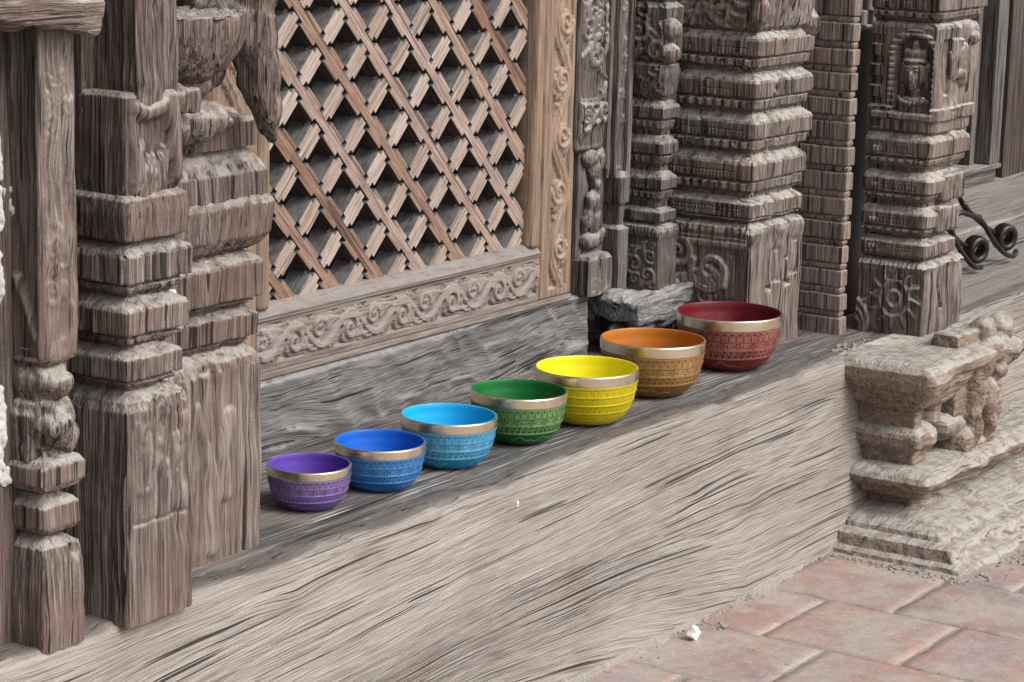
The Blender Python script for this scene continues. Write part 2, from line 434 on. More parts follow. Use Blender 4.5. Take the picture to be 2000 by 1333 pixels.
def simple(name, col, rough=.8, metal=0.0, nscale=30, var=.3, bump=.001):
    b = NB(name)
    tc = b.n('ShaderNodeNewGeometry').outputs['Position']
    n = b.noise(tc, nscale, 4)
    c = b.mix(n, tuple(k*(1-var) for k in col), tuple(min(1, k*(1+var)) for k in col))
    b.l(c, b.p.inputs['Base Color']); b.p.inputs['Roughness'].default_value = rough; b.p.inputs['Metallic'].default_value = metal
    bp = b.n('ShaderNodeBump'); bp.inputs['Distance'].default_value = bump; b.l(n, bp.inputs['Height']); b.l(bp.outputs[0], b.p.inputs['Normal'])
    return b.m
M['plaster'] = simple('white_lime', (.48, .47, .455), .9, 0, 80, .15, .003)
M['dark'] = simple('dark_interior', (.02, .018, .016), .95)  # near-black, darkness of unlit depth put into the colour
M['sand'] = simple('sandy_mortar', (.30, .275, .245), .95, 0, 220, .45, .004)
M['grit'] = simple('pale_grit', (.26, .24, .215), .95, 0, 90, .75)
M['stone'] = simple('white_pebble', (.72, .70, .67), .9, 0, 90, .12, .002)
M['iron'] = simple('black_iron', (.045, .04, .038), .38, .8, 60, .3, .0008)

def tile_mat():
    b = NB('terracotta_tile')
    pos = b.n('ShaderNodeNewGeometry').outputs['Position']
    rnd = b.n('ShaderNodeObjectInfo').outputs['Random']
    base = b.ramp(rnd, [(0, (.21, .175, .165)), (.2, (.36, .195, .145)), (.4, (.245, .195, .188)), (.6, (.37, .20, .15)), (.8, (.25, .175, .175)), (1, (.32, .195, .16))])
    c = b.mix(b.math('MULTIPLY', b.sstep(.42, .62, b.noise(pos, 7, 4)), .75), base, (.36, .215, .168))
    c = b.mix(b.sstep(.45, .62, b.noise(b.vadd(pos, (4, 7, 1)), 9, 4)), c, (.34, .285, .24))
    c = b.mix(b.math('MULTIPLY', b.sstep(.5, .7, b.noise(b.vadd(pos, (9, 2, 1)), 5, 4)), .8), c, (.27, .19, .20))
    c = b.mix(b.math('MULTIPLY', b.sstep(.62, .72, b.noise(pos, 90, 3)), .5), c, (.55, .48, .41))
    c = b.mix(b.math('MULTIPLY', b.sstep(.66, .74, b.noise(b.vadd(pos, (1, 3, 8)), 60, 2)), .7), c, (.14, .10, .09))
    c = b.mix(b.math('ADD', .05, b.math('MULTIPLY', b.sstep(.38, .65, b.noise(b.vadd(pos, (6, 6, 2)), 11, 6, .65)), .6)), c, (.315, .275, .258))
    mo = b.n('ShaderNodeHueSaturation'); b.l(c, mo.inputs['Color'])
    b.l(b.math('ADD', .62, b.math('MULTIPLY', b.noise(pos, 34, 6, .7), .76)), mo.inputs['Value'])
    c = mo.outputs[0]
    c = b.mix(b.math('MULTIPLY', b.sstep(.60, .66, b.noise(b.scale(pos, (60, 190, 60)), 1, 3)), .30), c, (.50, .44, .40))
    c = b.mix(b.math('MULTIPLY', b.sstep(.67, .71, b.noise(b.vadd(pos, (2, 2, 9)), 140, 2)), .6), c, (.11, .085, .075))
    b.l(c, b.p.inputs['Base Color']); b.p.inputs['Roughness'].default_value = .72
    h = b.math('ADD', b.noise(pos, 120, 3), b.math('MULTIPLY', b.noise(pos, 12, 3), 2.0))
    bp = b.n('ShaderNodeBump'); bp.inputs['Distance'].default_value = .0012; b.l(h, bp.inputs['Height']); b.l(bp.outputs[0], b.p.inputs['Normal'])
    return b.m
M['tile'] = tile_mat()
def brass_mat():
    b = NB('polished_brass')
    pos = b.n('ShaderNodeTexCoord').outputs['Object']
    n = b.noise(pos, 30, 4); f = b.noise(b.scale(pos, (20, 20, 1500)), 1, 2)
    c = b.mix(b.sstep(.4, .7, n), (.84, .76, .58), (.70, .625, .46))
    c = b.mix(b.math('MULTIPLY', b.sstep(.66, .74, b.noise(pos, 120, 3)), .5), c, (.35, .25, .16))
    b.l(c, b.p.inputs['Base Color']); b.p.inputs['Metallic'].default_value = 1.0
    b.l(b.math('ADD', .15, b.math('MULTIPLY', n, .16)), b.p.inputs['Roughness'])
    bp = b.n('ShaderNodeBump'); bp.inputs['Distance'].default_value = .00012; b.l(f, bp.inputs['Height']); b.l(bp.outputs[0], b.p.inputs['Normal'])
    return b.m
M['brass'] = brass_mat()
def enamel(name, col, line, metal=.35, rough=.38):
    b = NB(name)
    pos = b.n('ShaderNodeTexCoord').outputs['Object']
    w = b.attr('wear').outputs['Fac']
    n = b.noise(pos, 45, 4)
    c = b.mix(n, tuple(k*.75 for k in col), tuple(min(1, k*1.2) for k in col))
    wn_ = b.math('MULTIPLY', w, b.math('MULTIPLY', b.noise(b.vadd(pos, (3, 1, 2)), 22, 2), 1.45), clamp=True)
    c = b.mix(wn_, c, line)
    c = b.mix(b.math('MULTIPLY', b.sstep(.68, .76, b.noise(pos, 260, 2)), .5), c, line)
    b.l(c, b.p.inputs['Base Color']); b.p.inputs['Metallic'].default_value = metal; b.p.inputs['Specular IOR Level'].default_value = .35
    b.l(b.math('ADD', rough-.06, b.math('MULTIPLY', n, .15)), b.p.inputs['Roughness'])
    return b.m
def lining(name, col):
    b = NB(name)
    pos = b.n('ShaderNodeTexCoord').outputs['Object']
    n = b.noise(pos, 14, 4); f = b.noise(pos, 500, 2)
    c = b.mix(n, tuple(k*.88 for k in col), tuple(min(1, k*1.1) for k in col))
    c = b.mix(b.math('MULTIPLY', b.sstep(.55, .8, b.noise(b.vadd(pos, (2, 5, 1)), 22, 4)), .15), c, tuple(min(1, k*.6+.25) for k in col))
    sp = b.sstep(.70, .76, b.noise(b.vadd(pos, (8, 1, 4)), 320, 2))
    c = b.mix(b.math('MULTIPLY', sp, .18), c, (.45, .42, .38))
    tar = b.sstep(.55, .72, b.noise(b.vadd(pos, (1, 9, 2)), 35, 5))
    c = b.mix(b.math('MULTIPLY', tar, .22), c, tuple(k*.45 for k in col))
    b.l(c, b.p.inputs['Base Color']); b.l(b.math('ADD', .32, b.math('MULTIPLY', n, .3)), b.p.inputs['Roughness'])
    bp = b.n('ShaderNodeBump'); bp.inputs['Distance'].default_value = .0003; b.l(f, bp.inputs['Height']); b.l(bp.outputs[0], b.p.inputs['Normal'])
    return b.m
# ================================================================== SETTING
def ground():
    bm = bmesh.new()
    v = [bm.verts.new(c) for c in ((-30, -30, -.3517), (40, -30, -.3517), (40, 3.2, -.3517), (-30, 3.2, -.3517))]
    bm.faces.new(v)
    me = bpy.data.meshes.new('ground'); bm.to_mesh(me); bm.free(); me.materials.append(M['sand'])
    return tag(add('ground', me), kind='structure')
GROUND = ground()
def tiles():
    fl = empty('tiled_floor', kind='structure')
    variants = []
    for k in range(6):
        L = .2495; n = 14
        t = np.linspace(0, L, n)
        e = .002
        t = np.sort(np.concatenate([t, [e, L-e, .001, L-.001]]))
        X, Y = np.meshgrid(t, t)
        edge = np.minimum(np.minimum(X, L-X), np.minimum(Y, L-Y))
        Z = -.003*(1-smooth(0, .0022, edge)) + .0007*fbm(np.stack([X*9, Y*9, np.full_like(X, k*7.)], -1), 3)
        wob = .004*(1-smooth(.0, .03, edge))
        X2 = X + wob*fbm(np.stack([X*25, Y*25, np.full_like(X, k*3.)], -1), 2)
        Y2 = Y + wob*fbm(np.stack([X*25, Y*25, np.full_like(X, k*3.+50)], -1), 2)
        P = np.stack([X2, Y2, Z], -1)
        o = grid('tile', P, M['tile'], None, back=(0, 0, -.02))
        variants.append(o.data); bpy.data.objects.remove(o)
    for i in range(-4, 12):
        for j in range(-3, 9):
            x = 3.41 + .2555*(i-3); y = 1.745 - .2555*j + (.125 if (i % 2) == 0 else 0)
            if y > 1.99: continue
            o = bpy.data.objects.new('tile', variants[(i*5+j*3) % 6])
            o.location = (x + random.uniform(-.002, .002), y+random.uniform(-.002, .002), -.35 + random.uniform(-.0003, .0005))
            o.rotation_euler = (random.uniform(-.0015, .0015), random.uniform(-.0015, .0015), random.uniform(-.008, .008))
            link(o, fl)
    return fl
tiles()

def stones(name, n, fx, rmin, rmax, mat, parent=None, seed=0):
    rs = np.random.RandomState(seed)
    bm = bmesh.new(); bmesh.ops.create_icosphere(bm, subdivisions=1, radius=1)
    me = bpy.data.meshes.new('t'); bm.to_mesh(me); bm.free()
    V0 = np.array([v.co[:] for v in me.vertices]); F0 = np.array([p.vertices[:] for p in me.polygons]); bpy.data.meshes.remove(me)
    Vs, Fs = [], []
    for i in range(n):
        c = np.array(fx(rs)); r = rmin + (rmax-rmin)*rs.rand()**3
        s = r*(1+.5*(rs.rand(3)-.5)); s[2] *= .75
        v = V0*(1+.35*(rs.rand(len(V0), 1)-.5))*s
        a = rs.rand()*6.28; R = np.array([[math.cos(a), -math.sin(a), 0], [math.sin(a), math.cos(a), 0], [0, 0, 1]])
        Vs.append(v@R.T + c + [0, 0, s[2]*.4]); Fs.append(F0+len(V0)*i)
    return add(name, raw_mesh(name, np.concatenate(Vs), [np.concatenate(Fs)], mat, False), parent)
def gp(rs):
    if rs.rand() < .62:
        x = rs.uniform(2.6, 4.24); w = .012+.02*rs.rand() if rs.rand() < .8 else .09*rs.rand(); return (x, 2.0 - w*rs.rand()-.006*math.sin(x*9), -.352)
    if rs.rand() < .55:
        t = rs.rand(); return (4.195 - .03*rs.rand()**2 - .04*(1-t)*rs.rand(), 1.70+.31*t, -.351)
    x = rs.uniform(4.16, 5.2); return (x, 1.705-.05*rs.rand()**2, -.351)
tag(stones('gravel', 2600, gp, .0012, .0052, M['grit'], seed=4), kind='stuff')
def crumbs(rs): return (rs.uniform(2.5, 4.6), rs.uniform(1.1, 1.97), -.3515)
tag(stones('floor_grit', 700, crumbs, .0006, .0022, M['grit'], seed=9), kind='stuff')
# packed dirt along the foot of the beam
u = np.linspace(2.3, 4.25, 700); t = np.linspace(0, 1, 14)
U, T = np.meshgrid(u, t)
w = .040 + .034*fbm(np.stack([U*7, U*0, U*0], -1), 3)
P = np.stack([U, 2.012 - w*T, -.334 + .008*fbm(np.stack([U*5, U*0, U*0+3], -1), 2) - .022*T**.7 + .005*fbm(np.stack([U*70, T*5, U*0], -1), 3)*(1-T*.8)], -1)
tag(grid('packed_dirt', P, M['sand'], flip=True), kind='structure')

# ================================================================== THRESHOLD BEAM
def threshold():
    xs = np.concatenate([np.arange(.6, 2.0, .02), np.arange(2.0, 4.95, .0032), np.arange(4.95, 8.0, .012)])
    prof = [(2.52, 0)] + [(2.52-.0043*i, 0) for i in range(1, 106)]
    prof += [(2.0655, -.0003)]
    for k in range(1, 10):
        a = k/9*math.pi/2*.93
        prof.append((2.0655-.016*math.sin(a), -.016*(1-math.cos(a))))
    y, z = prof[-1]
    n = 98
    for k in range(1, n+1):
        f = k/n; prof.append((y + (1.99-y)*f**1.15, z + (-.375-z)*f))
    pr = np.array(prof)
    L = np.concatenate([[0], np.cumsum(np.linalg.norm(np.diff(pr, axis=0), axis=1))])
    edge = L[107]
    X, I = np.meshgrid(xs, np.arange(len(pr)))
    Y = pr[:, 0][I]; Z = pr[:, 1][I]; p = edge - L[I]      # p>0 on top, <0 down the face
    # flow of the grain
    zs = -.243 + .055*(X-2.856)
    q = p - zs
    bl = smooth(-.13, .09, q + .012*fbm(np.stack([X*4, X*0, X*0+9], -1), 2))
    nz1 = fbm(np.stack([X*1.7, p*5, X*0], -1), 3); nz2 = fbm(np.stack([X*6, p*14, X*0+5], -1), 2)
    top = smooth(-.002, .045, p + .022*fbm(np.stack([X*7, p*9, X*0+3], -1), 3))
    Xc = np.minimum(X-2.85, 1.0) + .25*np.maximum(X-3.85, 0)*0
    below = p + .15*Xc + .008*nz1
    above = p - .045*Xc*smooth(.02, -.12, p) + .010*nz1*(1-top*.6) + .21
    g = below*(1-bl) + above*bl + .003*nz2
    for kx, kp, kr in ((2.61, -.07, .012), (3.902, -.215, .012), (2.95, -.03, .008), (3.72, -.16, .009), (2.45, -.28, .01)):
        dx = (X-kx)*.35; dp = p-kp; g = g + .9*dp*np.exp(-(dx*dx+dp*dp)/(kr*kr*2))
    gc = np.stack([g, L[I]*0+.3*top, X], -1)
    d = .0045*fbm(np.stack([X*2.3, p*9, X*0], -1), 3) + .0010*fbm(gc*np.array([70, 20, 2.2]), 3) 
    chip = np.exp(-(p/.02)**2)*smooth(.15, .45, fbm(np.stack([X*14, p*20, X*0+2], -1), 3)); d = d - .005*chip
    T = np.gradient(pr, axis=0); N = np.stack([-(-T[:, 1]), -T[:, 0]], -1); N = np.stack([T[:, 1], -T[:, 0]], -1); N /= np.linalg.norm(N, axis=1, keepdims=True)
    P = np.stack([X, Y + N[:, 0][I]*d, Z + N[:, 1][I]*d], -1)
    th = empty('threshold_beam', 'long massive weathered timber threshold beam carrying the bowls and posts', 'timber beam')
    grid('beam_timber', P, M['step'], th, gc=gc, wear=np.clip(top*(1-.55*np.exp(-((p-.012)/.028)**2))*(1-.7*smooth(4.35, 4.95, X)), 0, 1), flip=True)
    return th
threshold()

# ================================================================== REAR SILL BEAM under the window
def rear_sill():
    th = empty('sill_beam', 'grey adze-marked timber sill between the lattice window and the bowls', 'timber sill')
    xs = np.arange(2.3, 4.02, .0035); prof = [(2.447, -.004+.0035*k) for k in range(35)] + [(2.449, .119), (2.455, .122), (2.47, .123), (2.56, .124)]
    pr = np.array(prof); X, I = np.meshgrid(xs, np.arange(len(pr)))
    Y = pr[:, 0][I].copy(); Z = pr[:, 1][I].copy()
    # adze scallops
    cell = fbm(np.stack([X*13 + Z*9, Z*22, X*0], -1), 2); sc = np.abs(cell)
    face = 1-smooth(.112, .121, Z)
    Y += face*(.012*sc + .006*fbm(np.stack([X*3, Z*6, X*0+2], -1), 2) + .012*smooth(.05, -.01, Z)*0)
    grp = fbm(np.stack([X*3.1, Z*4, X*0+4], -1), 2)
    Y += face*.010*smooth(.1, .5, grp)
    Y -= face*.004
    g = Z + .02*fbm(np.stack([X*3, Z*8, X*0], -1), 2) - .03*(X-3)
    gc = np.stack([g, Y*0, X], -1)
    P = np.stack([X, Y, Z], -1)
    grid('sill_timber', P, M['sill'], th, gc=gc)
    # the broken, gnarled end of the sill
    blob('broken_end', [((4.145, 2.425, .102), (.095, .085, .021), (4, -5, -6), 'box'), ((4.20, 2.395, .112), (.055, .06, .020), (6, -10, -4), 'box'), ((4.075, 2.41, .110), (.045, .05, .014), (0, 0, 0)),
                        ((4.12, 2.375, .080), (.075, .030, .034), (0, 12, -6)), ((4.19, 2.365, .085), (.05, .03, .028), (0, -18, 0)), ((4.245, 2.375, .115), (.02, .05, .020), (0, -20, 0)), ((4.24, 2.375, .085), (.02, .045, .012), (0, -10, 5)), ((4.23, 2.39, .060), (.03, .03, .010), (0, 5, 5)),
                        ((4.085, 2.415, .03), (.045, .03, .035)), ((4.15, 2.40, .022), (.07, .035, .028)), ((4.09, 2.37, .055), (.022, .022, .035), (0, 35, 0))],
         M['log'], th, voxel=.0038, amp=.008, freq=24, axis='x', seed=3, flute=.004, smooth_it=4)
rear_sill()
def doorway_sill():
    xs = np.arange(4.3, 8.6, .02); ys = np.linspace(2.50, 3.1, 40)
    X, Y = np.meshgrid(xs, ys)
    Z = .004+.010*fbm(np.stack([X*2.5, Y*7, X*0], -1), 3) + .006*smooth(2.50, 2.6, Y)
    gc = np.stack([Y + .03*fbm(np.stack([X*2, Y*3, X*0], -1), 2), X*0, X], -1)
    o = grid('doorway_sill', np.stack([X, Y, Z], -1), M['step'], None, gc=gc, wear=np.full(X.shape, .28), back=(0, 0, -.05))
    tag(o, 'pale worn timber sill running back to the dark plank door', 'timber sill')
doorway_sill()

# ================================================================== LATTICE WINDOW
def scroll_canvas(L, H, px=.0011, pitch=.148, u0=.02):
    c = Canvas(L, H, px, -.0075)
    n = int(L/pitch)+2
    us = np.linspace(-.05, L+.05, int(L/.004))
    A = H*.35; mid = H*.5
    vine = mid - A*np.cos((us-u0)/pitch*2*math.pi)
    c.stroke(np.stack([us, vine], -1), .012, .006, hollow=True)
    for k in range(-1, n):
        cx = u0 + pitch*(k+.5)
        c.spiral(cx+.002, mid-H*.08, H*.36, 1.5, math.pi*.85, .012, .0065, .006, cw=-1)
        c.leaf(cx+.030, mid-H*.08, -1.5, .045, .011, .0045, 2.2)
        c.leaf(cx+.020, mid-H*.24, -.35, .05, .008, .004, .9)
        c.leaf(cx+.012, mid-H*.30, -.15, .055, .006, .0035, .5)
        cx = u0 + pitch*k
        c.spiral(cx-.008, mid+H*.10, H*.28, 1.4, math.pi*.1, .010, .006, .005, cw=1)
        c.leaf(cx-.004, mid+H*.26, .3, .06, .010, .0045, -.8)
        c.leaf(cx+.006, mid+H*.16, .5, .05, .008, .004, -.9)
        c.leaf(cx+.012, mid+H*.05, .8, .04, .007, .004, -1.1)
        for s_, q in ((.018, -.40), (-.018, -.40)): c.dot(u0+pitch*k+s_, mid+H*q, .004, .004)
        for s_, q in ((.016, .42), (-.016, .42)): c.dot(u0+pitch*(k+.5)+s_, mid+H*q, .004, .004)
    return c
def stile_canvas(L, W, px=.0012, pitch=.105):
    c = Canvas(W, L, px, -.0065)
    vs = np.linspace(-.05, L+.05, int(L/.004))
    c.stroke(np.stack([W*.5 + W*.36*np.cos(vs/pitch*math.pi), vs], -1), .007, .0035, hollow=True)
    for k in range(int(L/pitch)+2):
        s = 1 if k % 2 == 0 else -1
        cy = pitch*k
        c.spiral(W*.5-s*.004, cy, W*.36, 1.6, math.pi*(.5+.5*s), .009, .006, .005, cw=s)
        c.leaf(W*.5+s*W*.25, cy+.02, 1.6+s*.6, .04, .007, .004, -s*1.2)
        c.leaf(W*.5-s*W*.2, cy-.03, 1.2, .035, .007, .004, s*1.4)
    return c

WIN = empty('lattice_window', 'diagonal wooden lattice window with carved scroll frame behind the bowls', 'window')
def window():
    zt = 1.02; yf = 2.452
    # bottom rail
    cv = scroll_canvas(.86, .066)
    us = np.arange(3.0215, 3.8485, .0014)
    pr = [(0.0, .134), (0, .1345)] + [(0, .1345+.0014*k) for k in range(1, 57)] + [(-.0005, .215)]
    z0 = .2185
    pr += [(.002, .2165), (.0025, z0), (.002, .2215)] + [(.0035-.026*f, .2225+.019*math.sin(f*1.57)) for f in np.linspace(0, 1, 16)] + [(-.06, .2405)]
    pr = np.array(pr); X, I = np.meshgrid(us, np.arange(len(pr))); Z = pr[:, 1][I]; N = pr[:, 0][I]
    m = win(Z, .1465, .2085, .0015)*win(X, 3.03, 3.842, .002)
    h = cv.sample(X-3.0215, Z-.1445)*m
    d = h + .0009*fbm(np.stack([X*6, Z*60, X*0], -1), 2)
    P = np.stack([X, yf - N - d, Z], -1)
    grid('bottom_rail', P, M['rail'], WIN, gc=np.stack([Z, P[..., 1], X], -1), wear=np.clip(h/.005, 0, 1)*.8, back=(0, .05, 0))
    box('base_strip', 3.0, 3.9535, 2.446, 2.52, .1235, .1325, M['rail'], WIN, .0012, 'x', 2)
    # right and left stiles
    for (xa, xb, side) in ((3.8515, 3.956, 1), (2.915, 3.0190, -1)):
        cv = stile_canvas(zt-.12, .066)
        zz = np.arange(.134, zt, .0024); xx = np.arange(xa, xb, .0014)
        X, Z = np.meshgrid(xx, zz)
        xc = xa+.026 if side > 0 else xa+.012
        m = win(X, xc+.002, xc+.064, .001)*win(Z, .15, zt)
        h = cv.sample(X-xc, Z-.12)*m
        P = np.stack([X, yf-.0005-h-.0007*fbm(np.stack([X*60, Z*5, X*0], -1), 2), Z], -1)
        grid('stile', P, M['stile'], WIN, wear=np.clip(h/.005, 0, 1)*.7, back=(0, .06, 0))
        # half-round bead beside the lattice
        xb0, xb1 = (3.8135, 3.8500) if side > 0 else (3.0205, 3.0570)
        a = np.linspace(0, 1, 14); zz = np.arange(.236, zt, .006)
        A, Z = np.meshgrid(a, zz)
        X = xb0 + (xb1-xb0)*A; Yb = 2.470 - .020*np.sqrt(np.clip(1-(2*A-1)**4, 0, 1))
        grid('stile_bead', np.stack([X, Yb, Z], -1), M['stile'], WIN, back=(0, .05, 0))
    box('top_rail', 2.915, 3.956, yf, 2.53, zt, zt+.11, M['rail'], WIN, .003, 'x', 5)
    # lattice bars: half-lapped, notched at every crossing
    P_ = .122*math.sin(math.pi/4)          # spacing along a bar
    wide1, wide2, nar, nl = .0168, .0164, .0085, .0192
    x_lo, x_hi, z_lo, z_hi = 3.030, 3.832, .218, zt+.02
    def prism(bm, pts, ya, yb):
        f = [bm.verts.new((p[0], ya, p[1])) for p in pts]; b = [bm.verts.new((p[0], yb, p[1])) for p in pts]
        bm.faces.new(f[::-1] if False else f); bm.faces.new(b[::-1])
        n = len(pts)
        for i in range(n): bm.faces.new((f[i], b[i], b[(i+1) % n], f[(i+1) % n]))
    def bars(sign, n, c0, mat, front, wide, depth0):
        # sign -1: falling to the right (x+z = c), +1: rising to the right (x-z = c)
        e = np.array([1, sign])/math.sqrt(2); nrm = np.array([-sign, 1])/math.sqrt(2)
        c = c0 + .122*n
        # parameter range inside the opening
        lo, hi = -9, 9
        p0 = np.array([c, 0.])
        for k, (a_, b_) in enumerate(((x_lo, x_hi), (z_lo, z_hi))):
            t1, t2 = (a_-p0[k])/e[k], (b_-p0[k])/e[k]
            lo = max(lo, min(t1, t2)); hi = min(hi, max(t1, t2))
        if hi-lo < .02: return
        # crossings: other family lines
        oc0 = 2.5663 if sign < 0 else 3.969
        ts = []
        for k in range(-14, 15):
            oc = oc0 + .122*k
            # x = c + e0 t, z = sign-adjusted
            # point = p0 + e t ; other: x+sign*z = oc  (for sign -1: x - z = oc ; for +1: x + z = oc)
            t = (oc - (p0[0] + sign*p0[1]))/(e[0]+sign*e[1])
            if lo-.03 < t < hi+.03: ts.append(t)
        ts.sort()
        jit = random.uniform(-.001, .001)
        bm = bmesh.new()
        def pt(t, s): q = p0+e*t+nrm*s; return (q[0], q[1])
        if sign < 0:
            up, dn = [(lo, None)], []
            L = [lo]; prof = []
            def half(t):
                for k in ts:
                    if abs(t-k) < nl: return nar
                return wide
            edges = sorted([lo, hi] + [k-nl for k in ts if lo < k-nl < hi] + [k+nl for k in ts if lo < k+nl < hi])
            for a_, b_ in zip(edges[:-1], edges[1:]):
                h = half((a_+b_)/2); prof += [(a_, h), (b_, h)]
            j = lambda: random.uniform(-.0007, .0007)
            pts = [pt(t+j(), -h+j()) for t, h in prof] + [pt(t+j(), h+j()) for t, h in prof[::-1]]
            prism(bm, pts, front+jit, front+jit+.014)
        else:
            cuts = [lo-.05] + ts + [hi+.05]
            for a_, b_ in zip(cuts[:-1], cuts[1:]):
                s0 = max(lo, a_+nar+.0006); s1 = min(hi, b_-nar-.0006)
                if s1-s0 < .004: continue
                w0 = max(lo, a_+nl); w1 = min(hi, b_-nl)
                j = lambda: random.uniform(-.0008, .0008)
                prof = []
                if w0 > s0+.001: prof += [(s0, nar), (w0, nar)]
                if w1 > w0: prof += [(w0, wide), (w1, wide)]
                if w1 < s1-.001: prof += [(w1, nar), (s1, nar)]
                if len(prof) < 2: continue
                jj = random.uniform(-.0012, .0008)
                pts = [pt(t, -h+j()*.6) for t, h in prof] + [pt(t+j(), h+j()*.6) for t, h in prof[::-1]]
                prism(bm, pts, front+jit+jj, front+jit+.014)
        body = wide-.0006
        pts = [pt(lo, -body), pt(hi, -body), pt(hi, body), pt(lo, body)]
        prism(bm, pts, front+jit+.0132, front+.046+depth0)
        bmesh.ops.recalc_face_normals(bm, faces=bm.faces[:])
        me = bpy.data.meshes.new('lattice_bar'); bm.to_mesh(me); bm.free()
        nV = len(me.vertices); co = np.zeros(nV*3, np.float32); me.vertices.foreach_get('co', co); co = co.reshape(-1, 3)
        al = co[:, 0]*e[0] + co[:, 2]*e[1]; ac = co[:, 0]*nrm[0] + co[:, 2]*nrm[1]
        gc = np.stack([ac, co[:, 1], al], -1) + n*2.31 + (50 if sign > 0 else 0)
        a = me.attributes.new('gc', 'FLOAT_VECTOR', 'POINT'); a.data.foreach_set('vector', np.ascontiguousarray(gc, np.float32).ravel())
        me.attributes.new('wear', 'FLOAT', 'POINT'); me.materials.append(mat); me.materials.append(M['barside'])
        for f in me.polygons: f.material_index = 0 if abs(f.normal.y) > .8 else 1  # faces turned away from the front take a darker grey-brown wood
        o = add('lattice_bar', me, WIN)
        mod = o.modifiers.new('edge', 'BEVEL'); mod.width = .0009; mod.segments = 1; mod.limit_method = 'ANGLE'
    for n in range(-8, 9): bars(-1, n, 3.969, M['bar1'], 2.4690, wide1, .0)
    for n in range(-8, 12): bars(1, n, 2.5663, M['bar2'], 2.4700, wide2, -.002)
window()
tag(box('dark_interior', 2.3, 4.4, 2.80, 2.84, -.1, 1.3, M['dark'], bev=0), kind='structure')  # black board, its colour stands in for the unlit room's shade

# ================================================================== helpers for mouldings
def ring_prof(z0, z1, neck=-.014, out=0.0, low=.32, petal=-.007):
    h = z1-z0
    return [(z0, neck), (z0+.004, neck+.002), (z0+.008, petal-.001), (z0+h*low-.003, petal+.001), (z0+h*low-.002, petal-.003), (z0+h*low+.001, petal-.002),
            (z0+h*low+.003, out-.001), (z0+h*(low+.06), out), (z0+h*.74, out+.0005), (z0+h*.82, out-.002), (z0+h*.86, out-.006), (z0+h*.95, neck+.003), (z0+h*.97, neck), (z1, neck)]
def ring_relief(z0, z1, length, low=.32, pd=.019, seed=0, k=1.0):
    h = z1-z0
    def f(u, v):
        r = fbm(np.stack([u*40, v*40, u*0+seed], -1), 2)
        ok = .55+.45*np.sign(r+.35)
        a = win(v, z0+.008, z0+h*low-.004, .0015)*bar(((u/pd) % 1)-.5 + (v-z0)*6, .42)*.0045          # petals
        pe = win(v, z0+h*.40, z0+h*.56, .001)*bar(((u/.0075) % 1)-.5, .40)*.0032 - .0025*win(v, z0+h*.385, z0+h*.575, .001)*win(u, .012, length-.03)  # bead row
        return (a + pe*win(u, .03, length-.012))*ok*k
    return f
def face_relief(canvas, v0, ulo=0.0, amp=1.0):
    return lambda u, v: canvas.sample(u-ulo, v-v0)*amp*((v-v0 > 0) & (v-v0 < (canvas.H-1)*canvas.px))
def foliage(w, h, seed, px=.0014, amp=.006, n=5, bg=-.002):
    rs = np.random.RandomState(seed); c = Canvas(w, h, px, bg)
    for k in range(n):
        cx, cy = rs.uniform(.15, .85)*w, rs.uniform(.12, .88)*h
        R = min(w, h)*rs.uniform(.13, .26); s = rs.choice([-1, 1])
        c.spiral(cx, cy, R, 1.3, rs.rand()*6.28, R*.42, amp, R*.2, cw=s)
        for q in range(4):
            a = rs.rand()*6.28; c.leaf(cx+R*math.cos(a), cy+R*math.sin(a), a+s*.5, R*rs.uniform(1., 1.9), R*.40, amp*.85, s*rs.uniform(.5, 1.8))
    return c
def petals(length, z0, z1, p=.03):
    def f(u, v):
        t = (v-z0)/(z1-z0); x = ((u/p) % 1)-.5
        return .006*((t > 0) & (t < 1))*bar(x, .46)*np.sqrt(np.clip(t, 0, 1))*np.where(t > 0, 1, 0)*(1-.5*bar(x, .16))
    return f
def addrel(*fs): return lambda u, v: sum(f(u, v) for f in fs)
def grooves(zs, d=.004, w=.0025): 
    return lambda u, v: -d*sum(bar(v-z, w) for z in zs)
